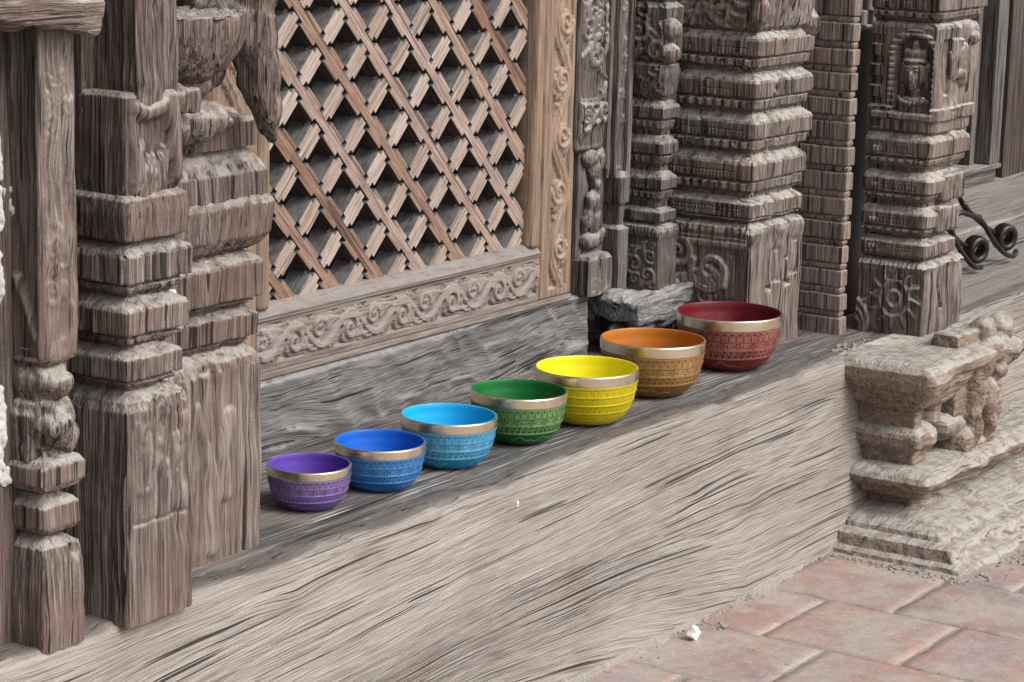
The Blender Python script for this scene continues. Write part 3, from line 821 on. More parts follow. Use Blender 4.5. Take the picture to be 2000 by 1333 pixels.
# ================================================================== POST A (left edge)
TOPZ = 1.05
def post_a():
    p = empty('carved_post', 'weathered carved post at the left edge with a bulb above its stacked mouldings', 'carved post')
    m = M['postB']
    x0, x1, y0, y1 = 2.125, 2.188, 2.052, 2.21
    R = (x0, x1, y0, y1)
    loft('base_block', p, m, R, [(-.004, .004), (.03, .006), (.10, .004), (.125, .001), (.131, -.006), (.137, -.016)], erode=.0032, flute=.002, seed=1)
    loft('moulding', p, m, R, [(.135, -.016), (.139, -.014), (.143, -.003), (.150, .001), (.176, .001), (.182, -.004), (.186, -.014), (.19, -.016)], erode=.0032, seed=2)
    loft('moulding', p, m, R, [(.188, -.016), (.192, -.012), (.197, .002), (.206, .008), (.226, .008), (.234, .002), (.238, -.008), (.246, -.012)], erode=.0032, seed=3)
    blob('carved_lump', [((2.157, 2.10, .262), (.034, .062, .022)), ((2.150, 2.075, .278), (.026, .045, .024)), ((2.172, 2.075, .285), (.02, .028, .022)), ((2.150, 2.09, .299), (.026, .045, .012)),
                         ((2.15, 2.12, .26), (.03, .05, .03), None, 'box'), ((2.18, 2.068, .255), (.018, .02, .02))], m, p, amp=.005, freq=45, seed=4, flute=.003)
    blob('bulb', [((2.155, 2.088, .330), (.031, .052, .024)), ((2.157, 2.085, .322), (.026, .045, .022)), ((2.16, 2.12, .33), (.026, .05, .028), None, 'box')], m, p, amp=.003, freq=40, seed=5, flute=.003)
    loft('neck', p, m, (2.135, 2.185, 2.075, 2.22), [(.24, 0), (.37, 0)], erode=.0032, seed=6)
    cv = foliage(.075, .42, 3, n=9, amp=.007)
    loft('shaft', p, m, R, [(.350, -.01), (.356, -.002), (.362, .001), (.50, .001), (.72, .000), (TOPZ, 0)], erode=.0032, flute=.002, seed=7,
         relF=addrel(face_relief(cv, .38, 0, .35), lambda u, v: .007*fbm(np.stack([u*55, v*20, u*0], -1), 3)),
         relL=lambda u, v: -.010*win(u, .0, .05, .004)*win(v-.355, -1, 1) * smooth(.355, .36, v) * (1-bar((v-.36-(u)*2.2), .014)*(v < .46)))
    box('jamb_board', 2.10, 2.212, 2.155, 2.30, -.004, TOPZ, M['postB'], p, .003, 'z', 4)
    # split ledge board across the top
    pts = [((2.12, 2.10, .752), (.13, .07, .016), (0, 8, 0), 'box'), ((2.06, 2.09, .735), (.11, .06, .010), (0, 4, 0), 'box')]
    blob('split_ledge', [((2.085, 2.09, .795), (.115, .075, .020), (12, 8, 0), 'box'), ((2.06, 2.10, .763), (.105, .055, .010), (0, 6, 0)), ((2.02, 2.085, .77), (.09, .06, .014), (0, 3, 0))],
         M['postB'], p, voxel=.004, amp=.006, freq=22, axis='x', seed=8, flute=.003)
post_a()
LIME = ((2.106, .60, .007, .035), (2.108, .54, .006, .03), (2.106, .46, .005, .04), (2.126, .545, .003, .022), (2.104, .285, .009, .045), (2.110, .213, .011, .014), (2.102, .235, .007, .02), (2.07, .40, .012, .05), (2.06, .66, .012, .04))
def plaster_jamb():
    j = empty('plastered_jamb', 'purple-brown jamb board with flaking white lime at the left edge of the photo', 'door jamb')
    zz = np.arange(-.02, TOPZ, .004); xx = np.arange(1.80, 2.129, .004)
    X, Z = np.meshgrid(xx, zz)
    Y = 2.101 + .004*fbm(np.stack([X*30, Z*4, X*0], -1), 3) - .004*smooth(2.085, 2.07, X)
    grid('jamb_face', np.stack([X, Y, Z], -1), M['postred'], j, back=(0, .05, 0))
    for k, (cx, cz, rx, rz) in enumerate(LIME):
        blob('lime_patch', [((cx, 2.100, cz), (rx, .0025, rz)), ((cx-.01, 2.100, cz+rz*.4), (rx*.7, .002, rz*.5)), ((cx+rx*.4, 2.098, cz-rz*.4), (rx*.5, .003, rz*.35))], M['plaster'], j, voxel=.0016, amp=.003, freq=130, seed=k, smooth_it=1)
plaster_jamb()

# ================================================================== POST B
def post_b():
    p = empty('carved_post', 'tall dark red-brown carved post beside the purple bowl', 'carved post')
    m = M['postred']
    x0, x1, y0, y1 = 2.258, 2.376, 2.036, 2.42
    R = (x0, x1, y0, y1)
    def vflute(u, v): return .0028*fbm(np.stack([u*110, v*7, u*0+2], -1), 3)
    cvb = foliage(.12, .16, 12, n=5, amp=.005, bg=0)
    loft('base_block', p, M['postB'], R, [(-.004, .003), (.12, .003), (.27, .001), (.284, -.004), (.293, -.014), (.298, -.022)], erode=.0032, flute=.003, seed=11, r=.009,
         relF=addrel(vflute, face_relief(cvb, .13, 0, .4), lambda u, v: .006*win(v, .13, .26, .02)*fbm(np.stack([u*55, v*28, u*0+3], -1), 3), grooves([.128], .003)))
    def RF(z0, z1): return ring_prof(z0, z1, -.018, .002, .25, -.006)
    loft('moulding', p, M['postB'], (x0, x1-.012, y0, y1), RF(.296, .352), erode=.0032, flute=.002, seed=12, relF=vflute)
    loft('moulding', p, M['postB'], (x0, x1-.004, y0, y1), RF(.350, .416), erode=.0032, flute=.002, seed=13, relF=vflute)
    loft('moulding', p, M['postB'], (x0, x1+.004, y0, y1), RF(.414, .484), erode=.0032, flute=.003, seed=14, relF=vflute)
    loft('band_block', p, m, R, [(.482, -.014), (.488, .000), (.52, .003), (.538, .000), (.543, -.006)], erode=.0032, flute=.002, seed=15, relF=vflute)
    cw = Canvas(.125, .16, .0014, 0)
    cw.stroke([(.012, .0), (.012, .155)], .03, .012)
    cw.leaf(.03, .02, 1.9, .12, .045, .010, -.6); cw.leaf(.06, .03, .5, .05, .03, .010, 1.5)
    for k in range(9): cw.leaf(.02+.012*(k % 4), .015+.02*(k//4), .6, .035, .014, .009, 1.)
    cw.stroke([(.02, .125), (.04, .118), (.07, .122), (.088, .132)], .022, .014)
    cw.stroke([(.088, .135), (.094, .10), (.098, .06), (.108, .01)], .026, .015, .012)
    loft('wing_panel', p, m, R, [(.540, -.012), (.56, -.010), (.64, -.012), (.662, -.012), (.668, -.016)], erode=.003, flute=.002, seed=16, relF=face_relief(cw, .525))
    loft('upper_block', p, m, (2.290, 2.364, 2.046, 2.13), [(.650, .000), (.68, .002), (TOPZ, -.004)], erode=.0032, flute=.004, seed=17,
         relF=lambda u, v: .009*fbm(np.stack([u*28, v*12, u*0], -1), 3))
    loft('core', p, m, (2.268, 2.375, 2.115, 2.42), [(.64, 0), (TOPZ, 0)], erode=.003, flute=.002, seed=18)
    blob('knot_block', [((2.385, 2.062, .650), (.020, .02, .016), None, 'box'), ((2.372, 2.06, .655), (.02, .022, .02))], m, p, amp=.003, seed=19, flute=.002)
    # the stepped-back side section
    B2 = (2.374, 2.648, 2.136, 2.42)
    cv = Canvas(.28, .30, .0016, 0)
    cv.stroke([(.16, .02), (.165, .10), (.15, .16), (.13, .22)], .03, .006, .01); cv.stroke([(.19, .09), (.185, .15), (.20, .20)], .025, .006)
    loft('side_block', p, M['postB'], B2, [(-.004, .002), (.13, .003), (.26, .002), (.275, -.003), (.284, -.012), (.289, -.018)], r=.012, erode=.0032, flute=.004, seed=21,
         relF=addrel(face_relief(cv, .0), lambda u, v: .004*fbm(np.stack([u*80, v*5, u*0+7], -1), 3) - .014*bar(u-.098-.006*np.sin(v*30), .006)*(v < .13)))
    def V2(u, v): return .004*fbm(np.stack([u*70, v*7, u*0+3], -1), 3)
    loft('side_moulding', p, m, (2.374, 2.640, 2.140, 2.42), ring_prof(.287, .345, -.014, .0, .2, -.008), erode=.0032, flute=.003, seed=22, relF=V2)
    loft('side_moulding', p, m, (2.374, 2.640, 2.128, 2.42), ring_prof(.343, .425, -.02, .002, .15, -.008), r=.014, erode=.0032, flute=.003, seed=23, relF=V2)
    loft('side_moulding', p, m, (2.374, 2.652, 2.120, 2.42), [(.423, -.022), (.43, -.01), (.445, .0), (.487, .004), (.495, .0), (.499, -.004)], r=.016, erode=.0032, flute=.003, seed=24, relF=V2)
    loft('side_panel', p, m, (2.374, 2.652, 2.124, 2.42), [(.497, (0)), (.53, 0), (.546, -.008), (.562, -.022), (.57, -.026)], r=.016, erode=.0032, flute=.003, seed=25, relF=V2)
    loft('side_panel', p, m, (2.374, 2.630, 2.130, 2.36), [(.566, 0), (.60, 0), (.606, -.006)], r=.012, erode=.0032, flute=.003, seed=26, relF=V2)
    blob('carved_rock', [((2.50, 2.13, .612), (.045, .045, .022)), ((2.46, 2.12, .607), (.04, .04, .03)), ((2.53, 2.14, .606), (.03, .04, .014))], M['postB'], p, amp=.007, freq=40, seed=27, flute=.002)
    # the hanging animal-like bracket above
    blob('hanging_bowl', [((2.452, 2.105, .742), (.088, .062, .080)), ((2.452, 2.14, .75), (.08, .06, .05), None, 'box')], m, p, voxel=.004, amp=.003, freq=30, seed=28, flute=.005,
         clip=lambda V: np.stack([V[:, 0], V[:, 1], np.minimum(V[:, 2], .752+.004*fbm(V*30, 2))], -1))
    blob('fan_foot', [((2.50, 2.14, .660), (.055, .035, .018), (0, -28, 0)), ((2.465, 2.13, .655), (.03, .03, .022)), ((2.535, 2.15, .675), (.03, .03, .03), (0, -30, 0)), ((2.44, 2.12, .655), (.02, .02, .02))], m, p, amp=.004, freq=60, seed=29, flute=.003)
    blob('hanging_beak', [((2.570, 2.10, .80), (.036, .045, .08)), ((2.566, 2.095, .725), (.030, .038, .06)), ((2.571, 2.085, .668), (.027, .030, .05)), ((2.577, 2.078, .628), (.019, .022, .042), (0, -8, 0)), ((2.582, 2.074, .602), (.010, .012, .028), (0, -10, 0)),
                          ((2.55, 2.13, .745), (.03, .05, .03))], m, p, voxel=.004, amp=.004, freq=30, seed=30, flute=.004)
    box('cross_piece', 2.37, 2.62, 2.17, 2.30, .762, .84, m, p, .004, 'x', 3)
    blob('lime_spot', [((2.437, 2.121, .384), (.009, .005, .012), (0, 30, 0)), ((2.449, 2.120, .372), (.005, .004, .014), (0, -20, 0))], M['plaster'], p, voxel=.0015, amp=.002, freq=200, smooth_it=1)
post_b()

# ================================================================== POST C (dark narrow one beside the window)
def post_c():
    p = empty('carved_post', 'narrow blackened carved post with a small seated figure right beside the window frame', 'carved post')
    m = M['postdark']
    cv = foliage(.1, .1, 41, n=3, amp=.004, bg=0)
    loft('base_block', p, m, (3.988, 4.072, 2.428, 2.56), [(.1225, .001), (.19, .001), (.198, -.004), (.203, -.02)], ds=.002, dz=.002, erode=.003, seed=31, relF=face_relief(cv, .122, 0, .5))
    loft('niche_back', p, m, (3.984, 4.082, 2.456, 2.56), [(.195, 0), (.42, 0)], erode=.002, seed=32)
    blob('seated_figure', [((4.022, 2.452, .225), (.032, .020, .018)), ((4.025, 2.449, .262), (.022, .016, .026)), ((4.02, 2.448, .30), (.020, .016, .022)), ((4.03, 2.448, .332), (.013, .013, .015)), ((4.004, 2.45, .27), (.008, .012, .03), (0, 15, 0)),
                           ((4.044, 2.45, .265), (.008, .012, .032), (0, -15, 0)), ((4.028, 2.45, .36), (.02, .014, .02)), ((4.012, 2.45, .385), (.024, .014, .018)), ((4.045, 2.452, .375), (.016, .012, .03), (0, 15, 0)), ((4.05, 2.45, .235), (.016, .018, .012))],
         m, p, voxel=.0028, amp=.003, freq=60, seed=33, smooth_it=2)
    cv = foliage(.12, .32, 44, n=12, amp=.008)
    loft('shaft', p, m, (3.952, 4.052, 2.444, 2.56), [(.395, -.012), (.403, .0), (.44, .003), (TOPZ, 0)], ds=.0022, dz=.0026, erode=.004, seed=34, relF=addrel(face_relief(cv, .41), face_relief(cv, .73)))
    for k, (xa, xb) in enumerate(((4.054, 4.066), (4.068, 4.079))):
        loft('fillet', p, m, (xa, xb, 2.438+.006*k, 2.56), [(.36-.02*k, -.002), (.37, 0), (TOPZ, 0)], r=.003, ds=.003, dz=.006, erode=.002, seed=35+k)
    loft('side_strip', p, m, (4.088, 4.122, 2.424, 2.56), [(.122, .001), (.24, .0), (.247, -.008), (.25, -.008), (.285, -.006), (.292, 0), (.34, .002), (.352, -.006)], r=.005, ds=.0024, erode=.003, seed=37)
    cv = foliage(.05, .4, 45, n=10, amp=.005)
    loft('side_strip', p, m, (4.080, 4.112, 2.434, 2.56), [(.345, 0), (TOPZ, 0)], r=.004, ds=.0024, erode=.003, seed=38, relF=face_relief(cv, .36, .0))
    loft('edge_strip', p, M['pillar'], (4.112, 4.124, 2.426, 2.56), [(.345, 0), (TOPZ, 0)], r=.003, ds=.003, erode=.002, seed=39)
post_c()

# ================================================================== POST D (stacked mouldings, half hidden)
def post_d():
    p = empty('carved_post', 'slim carved post with three stacked mouldings standing on the broken sill end', 'carved post')
    m = M['postdark']; R = (4.137, 4.203, 2.364, 2.56)
    cv = foliage(.08, .1, 51, n=4, amp=.005)
    loft('base_block', p, m, R, [(.118, .003), (.215, .002), (.235, .004), (.246, .0), (.251, -.012)], ds=.0022, dz=.002, erode=.003, seed=41, relL=addrel(face_relief(cv, .125), petals(.2, .222, .245, .016)), relF=addrel(petals(.1, .222, .245, .016), lambda u, v: .003*fbm(np.stack([u*60, v*30, u*0], -1), 2)))
    zs = ((.250, .281), (.292, .352), (.360, .420), (.428, .490))
    loft('neck', p, m, R, [(.248, -.013), (.50, -.013)], seed=42)
    for k, (a, b) in enumerate(zs):
        loft('moulding', p, m, R, ring_prof(a, b, -.013, .0, .38 if k else .1, -.007), ds=.0022, dz=.002, erode=.0025, seed=43+k, relL=ring_relief(a, b, .19, .38 if k else .1, .014, k))
    cv = foliage(.09, .08, 55, n=4, amp=.006)
    loft('carved_drum', p, m, R, [(.488, -.013), (.50, -.006), (.54, .0), (.556, -.002), (.562, -.012)], ds=.0024, erode=.003, seed=48, relL=face_relief(cv, .485))
    blob('boss', [((4.150, 2.366, .580), (.020, .022, .022)), ((4.148, 2.362, .625), (.016, .02, .024))], M['pillar'], p, voxel=.003, amp=.003, seed=49, flute=.003)
    cv = foliage(.14, .12, 56, n=7, amp=.008)
    loft('figure_block', p, m, R, [(.560, -.012), (.566, -.004), (.60, .0), (.665, .0), (.672, -.006), (.676, -.012)], ds=.0022, dz=.002, erode=.005, seed=50, relL=face_relief(cv, .56), relF=lambda u, v: .006*fbm(np.stack([u*40, v*30, u*0], -1), 3))
    loft('moulding', p, m, R, ring_prof(.674, .73, -.012, .002), ds=.003, erode=.003, seed=51)
    loft('shaft', p, m, R, [(.728, -.01), (TOPZ, -.01)], ds=.006, dz=.01, seed=52)
post_d()

# ================================================================== PILLAR E (main, behind the red bowl)
def post_e():
    p = empty('carved_pillar', 'thick carved pillar ringed with five heavy mouldings rising behind the red bowl', 'pillar')
    m = M['pillar']; R = (4.224, 4.446, 2.211, 2.56)
    cv = Canvas(.36, .27, .0013, -.003)
    c2 = foliage(.20, .14, 61, n=4, amp=.006); cv.a[:c2.H, 30:30+c2.W] = np.maximum(cv.a[:c2.H, 30:30+c2.W], c2.a)
    cv.spiral(.085, .155, .045, 1.6, .4, .020, .010, .008, cw=-1)
    for k in range(6): cv.leaf(.06+.022*k, .13, 1.2-.3*k, .06, .024, .009, -1.2)
    cv.spiral(.16, .185, .03, 1.3, 2.4, .016, .009, .006, cw=1)
    for k in range(3): cv.spiral(.05+.05*k, .05+.01*k, .025, 1.2, k, .012, .007, .005, cw=(-1)**k)
    cv.stroke([(.0, .208), (.36, .208)], .014, .005)
    cv.stroke([(.165, .0), (.165, .11)], .012, .004); cv.stroke([(.12, .115), (.34, .112)], .012, .004)
    def chips(u, v):
        d = .006*fbm(np.stack([u*50, v*6, u*0], -1), 3)
        for cx, cz, w, h in ((.112, .165, .012, .028), (.158, .15, .014, .022), (.185, .175, .012, .03)): d = d + .007*bar(u-cx, w)*bar(v-cz, h) - .006*bar(u-cx, w*1.6)*bar(v-cz, h*1.3)
        for cx, cz in ((.085, .122), (.165, .122)): d = d - .016*bar(u-cx, .011)*bar(v-cz, .006)
        d = d + .006*bar(u-.085, .014)*bar(v-.085, .03) + .005*bar(u-.15, .018)*bar(v-.08, .035)
        return d
    loft('base_block', p, m, R, [(-.004, .0), (.21, .0), (.236, .003), (.246, .0), (.251, -.008), (.254, -.016)], ds=.002, dz=.002, erode=.004, flute=.002, seed=61,
         relL=addrel(face_relief(cv, .003), petals(.36, .214, .248, .029)), relF=addrel(chips, lambda u, v: petals(.3, .215, .247, .03)(u, v)*.25))
    loft('neck', p, m, (4.228, 4.440, 2.215, 2.56), [(.25, -.014), (.64, -.014)], seed=62, ds=.006, dz=.006)
    rings = ((.257, .305, .16), (.311, .390, .34), (.392, .468, .34), (.470, .546, .34), (.550, .626, .34))
    ext = (-.004, .006, .016, .016, .012)
    for k, (a, b, low) in enumerate(rings):
        fl = lambda u, v, k=k: .0035*fbm(np.stack([u*75, v*8, u*0+k], -1), 3) - .006*np.clip(1-np.abs(fbm(np.stack([u*30, v*5, u*0+k*3], -1), 2))/.06, 0, 1)
        loft('moulding', p, m, (R[0], R[1]+ext[k], R[2], R[3]), ring_prof(a, b, -.016, .001 if k else -.001, low, -.006), ds=.0019, dz=.0017, erode=.004, flute=.0015, seed=63+k, r=.008,
             relL=ring_relief(a, b, .34, low, .020, k, 1.5), relF=fl)
    cv = foliage(.36, .14, 71, n=11, amp=.011); 
    for k in range(7): cv.leaf(.19, .0, .5+.33*k, .12, .026, .012, (k-3)*.25)
    loft('leaf_block', p, m, R, [(.624, -.014), (.632, -.006), (.70, .004), (.78, .008), (TOPZ, .0)], ds=.0024, dz=.0026, erode=.006, flute=.002, seed=70,
         relL=addrel(face_relief(cv, .628), grooves([.66, .675, .69], .002)), relF=lambda u, v: .010*fbm(np.stack([u*28, v*14, u*0], -1), 3))
    blob('side_boss', [((4.44, 2.225, .63), (.022, .03, .03)), ((4.445, 2.24, .675), (.02, .03, .06)), ((4.44, 2.24, .75), (.03, .03, .06))], m, p, amp=.005, seed=72, flute=.003)
    blob('corner_boss', [((4.225, 2.214, .665), (.018, .02, .03)), ((4.222, 2.22, .695), (.016, .02, .018))], m, p, voxel=.003, amp=.003, seed=73, flute=.003)
post_e()

# ================================================================== PILASTER F (small courses)
def post_f():
    p = empty('coursed_pilaster', 'plain narrow pilaster cut into many brick-like courses right of the thick pillar', 'pilaster')
    m = M['pilaster']; x0, x1, y0, y1 = 4.521, 4.553, 2.158, 2.40
    z = -.004; k = 0
    loft('core', p, m, (x0+.008, x1-.008, y0+.008, y1), [(-.004, 0), (TOPZ, 0)], ds=.02, dz=.05, erode=0, flute=0, fissure=0, seed=80)
    while z < .86:
        h = .036 + random.uniform(-.002, .002) if k else .040
        o = random.uniform(-.0008, .0012)
        js = [random.uniform(.02, .20) for _ in range(3)]
        def rl(u, v, js=js): return -.003*sum(bar(u-j, .0016) for j in js)
        loft('course_block', p, m, (x0, x1, y0, y1), [(z, -.006), (z+.0012, o-.0008), (z+.003, o), (z+h-.003, o), (z+h-.001, o-.001), (z+h, -.006)], r=.003, ds=.0026, dz=.003, erode=.0014, flute=.0006, seed=81+k, relL=rl, captop=False, fissure=.002)
        z += h
        h = .0135 + random.uniform(-.001, .001)
        loft('course_strip', p, m, (x0, x1, y0, y1), [(z, -.006), (z+.0015, -.0045), (z+h*.4, -.0028), (z+h*.7, -.003), (z+h-.001, -.005), (z+h, -.006)], r=.003, ds=.0026, dz=.0028, erode=.001, flute=.0005, seed=120+k, captop=False, fissure=.002)
        z += h; k += 1
post_f()

# ================================================================== POST G (with the niche bust)
def post_g():
    p = empty('carved_post', 'carved post with a crowned bust in an arched niche standing on the protruding plinth', 'carved post')
    m = M['pillar']; R = (4.606, 4.800, 2.016, 2.16)
    cv = Canvas(.15, .155, .0012, -.002)
    cv.stroke([(.15, .045), (.05, .125)], .008, .0035); cv.stroke([(.15, .0), (.15, .15)], .012, .004)
    for k in range(3): cv.spiral(.15, .0, .03+.018*k, .35, math.pi*.5, .010, .006, .008)
    for r_ in (.014, .032): cv.stroke([(.062+r_*math.cos(a), .075+r_*1.15*math.sin(a)) for a in np.linspace(0, 6.3, 24)], .008, .005)
    for k in range(12): a = k*.524; cv.leaf(.062+.036*math.cos(a), .075+.040*math.sin(a), a, .022, .010, .005, .6)
    loft('base_block', p, m, R, [(-.002, .002), (.06, .003), (.13, .001), (.141, .003), (.149, -.004), (.154, -.014)], ds=.0021, dz=.0021, erode=.005, flute=.002, seed=91,
         relL=addrel(face_relief(cv, .0), petals(.15, .126, .15, .02)), relF=lambda u, v: .009*fbm(np.stack([u*45, v*8, u*0], -1), 3)-.012*bar(u-.075-.01*np.sin(v*40), .006)*(v > .05))
    loft('neck', p, m, (4.612, 4.75, 2.022, 2.16), [(.15, -.012), (TOPZ, -.012)], seed=92, ds=.006, dz=.008)
    rr = ((.157, .199, .10, -.040), (.204, .263, .28, -.030), (.273, .333, .28, -.012), (.343, .413, .28, .0))
    for k, (a, b, low, ex) in enumerate(rr):
        cut = lambda u, v, a=a, b=b: -.004*win(v, a+(b-a)*.82, b, .001)*win(u, .05, .12)
        fl = lambda u, v, k=k: .005*fbm(np.stack([u*40, v*9, u*0+k], -1), 3)
        loft('moulding', p, m, (R[0]-.001*k, R[1]+ex, R[2], R[3]), ring_prof(a, b, -.014, .001, low, -.006), ds=.0021, dz=.0019, erode=.004, seed=93+k, r=.010,
             relL=addrel(ring_relief(a, b, .14, low, .020, k+5, 1.5), cut), relF=fl)
    for k, z in enumerate((.236, .300)):
        blob('broken_end', [((4.735+.02*k, 2.045, z), (.045, .034, .024)), ((4.70+.02*k, 2.06, z), (.05, .05, .026), None, 'box')], m, p, amp=.004, seed=97+k, flute=.003)
    # niche block
    def niche(u, v):
        cu, w = .050, .041
        inside = (np.abs(u-cu) < w) & (v > .454) & ((v < .570) | ((u-cu)**2/w**2 + (v-.570)**2/.036**2 < 1))
        d = np.where(inside, -.024, 0.0)
        rim = bar(np.abs(u-cu)-w-.006, .007)*win(v, .45, .570) + bar(np.hypot((u-cu)/w, (v-.570)/.036)-1.18, .2)*(v > .570)*(np.abs(u-cu) < w+.014)
        beads = .6+.4*np.sign(np.sin(v*520))
        sill = .006*win(v, .440, .452)*win(u, .0, .135)
        return d + np.where(inside, 0, .006*rim*beads) + sill - .008*win(u, .118, .15)*(np.sin(v*150) > .2)
    loft('niche_block', p, m, R, [(.411, -.012), (.416, -.005), (.438, -.004), (.440, .003), (.462, .004), (.466, .0), (.60, .0), (.622, .0), (.630, -.003), (.634, -.012)], ds=.0017, dz=.0017, erode=.002, flute=.001, seed=100,
         relL=addrel(niche, lambda u, v: win(v, .417, .437)*bar(((u/.018) % 1)-.5, .4)*.004), relF=lambda u, v: .011*fbm(np.stack([u*24, v*16, u*0], -1), 3)+.008*bar(u-.09, .03)*win(v, .46, .60)-.008*bar(u-.045, .02)*win(v, .49, .6))
    cy = 2.066
    blob('niche_bust', [((4.624, cy, .462), (.016, .039, .026)), ((4.618, cy, .474), (.014, .035, .014)), ((4.618, cy, .494), (.011, .013, .014)), ((4.614, cy, .532), (.019, .0225, .030)), ((4.608, cy, .520), (.017, .017, .020)),
                        ((4.594, cy, .528), (.006, .0048, .011)), ((4.5985, cy-.0085, .539), (.0045, .0058, .0028)), ((4.5985, cy+.0085, .539), (.0045, .0058, .0028)), ((4.5975, cy-.0085, .5455), (.004, .007, .0018)), ((4.5975, cy+.0085, .5455), (.004, .007, .0018)),
                        ((4.5965, cy, .5125), (.005, .0085, .0022)), ((4.5965, cy, .508), (.005, .0065, .002)), ((4.60, cy, .5035), (.006, .007, .004)), ((4.614, cy, .557), (.020, .026, .006)), ((4.617, cy, .570), (.016, .019, .013)), ((4.616, cy, .586), (.010, .008, .013)),
                        ((4.620, cy-.026, .528), (.010, .008, .028)), ((4.620, cy+.026, .528), (.010, .008, .028)), ((4.615, cy-.018, .571), (.009, .007, .012)), ((4.615, cy+.018, .571), (.009, .007, .012))], m, p, voxel=.0017, amp=.0007, freq=120, smooth_it=1, seed=101)
    bm_parts = [((4.602-.003*math.sin(t), cy+.027*math.cos(t), .486-.013*math.sin(t)), (.0038, .0042, .005)) for t in np.linspace(.2, 2.94, 9)]
    blob('necklace', bm_parts, m, p, voxel=.0013, amp=.0004, smooth_it=1)
    blob('carved_figure', [((4.72, 2.012, .545), (.03, .012, .05)), ((4.68, 2.016, .55), (.016, .012, .045)), ((4.755, 2.02, .535), (.012, .012, .06)), ((4.705, 2.008, .53), (.02, .012, .012)), ((4.77, 2.03, .60), (.03, .03, .022))], m, p, amp=.004, seed=103, flute=.003)
    loft('moulding', p, m, (R[0]-.004, R[1]+.03, R[2]-.004, R[3]), ring_prof(.636, .706, -.014, .003, .30, -.004), ds=.0021, dz=.0019, erode=.004, seed=104, r=.010, relL=ring_relief(.636, .706, .14, .3, .02, 9), relF=lambda u, v: .005*fbm(np.stack([u*40, v*9, u*0+4], -1), 3))
    loft('shaft', p, m, R, [(.704, -.012), (.712, .0), (TOPZ, 0)], ds=.006, dz=.01, seed=105)
post_g()

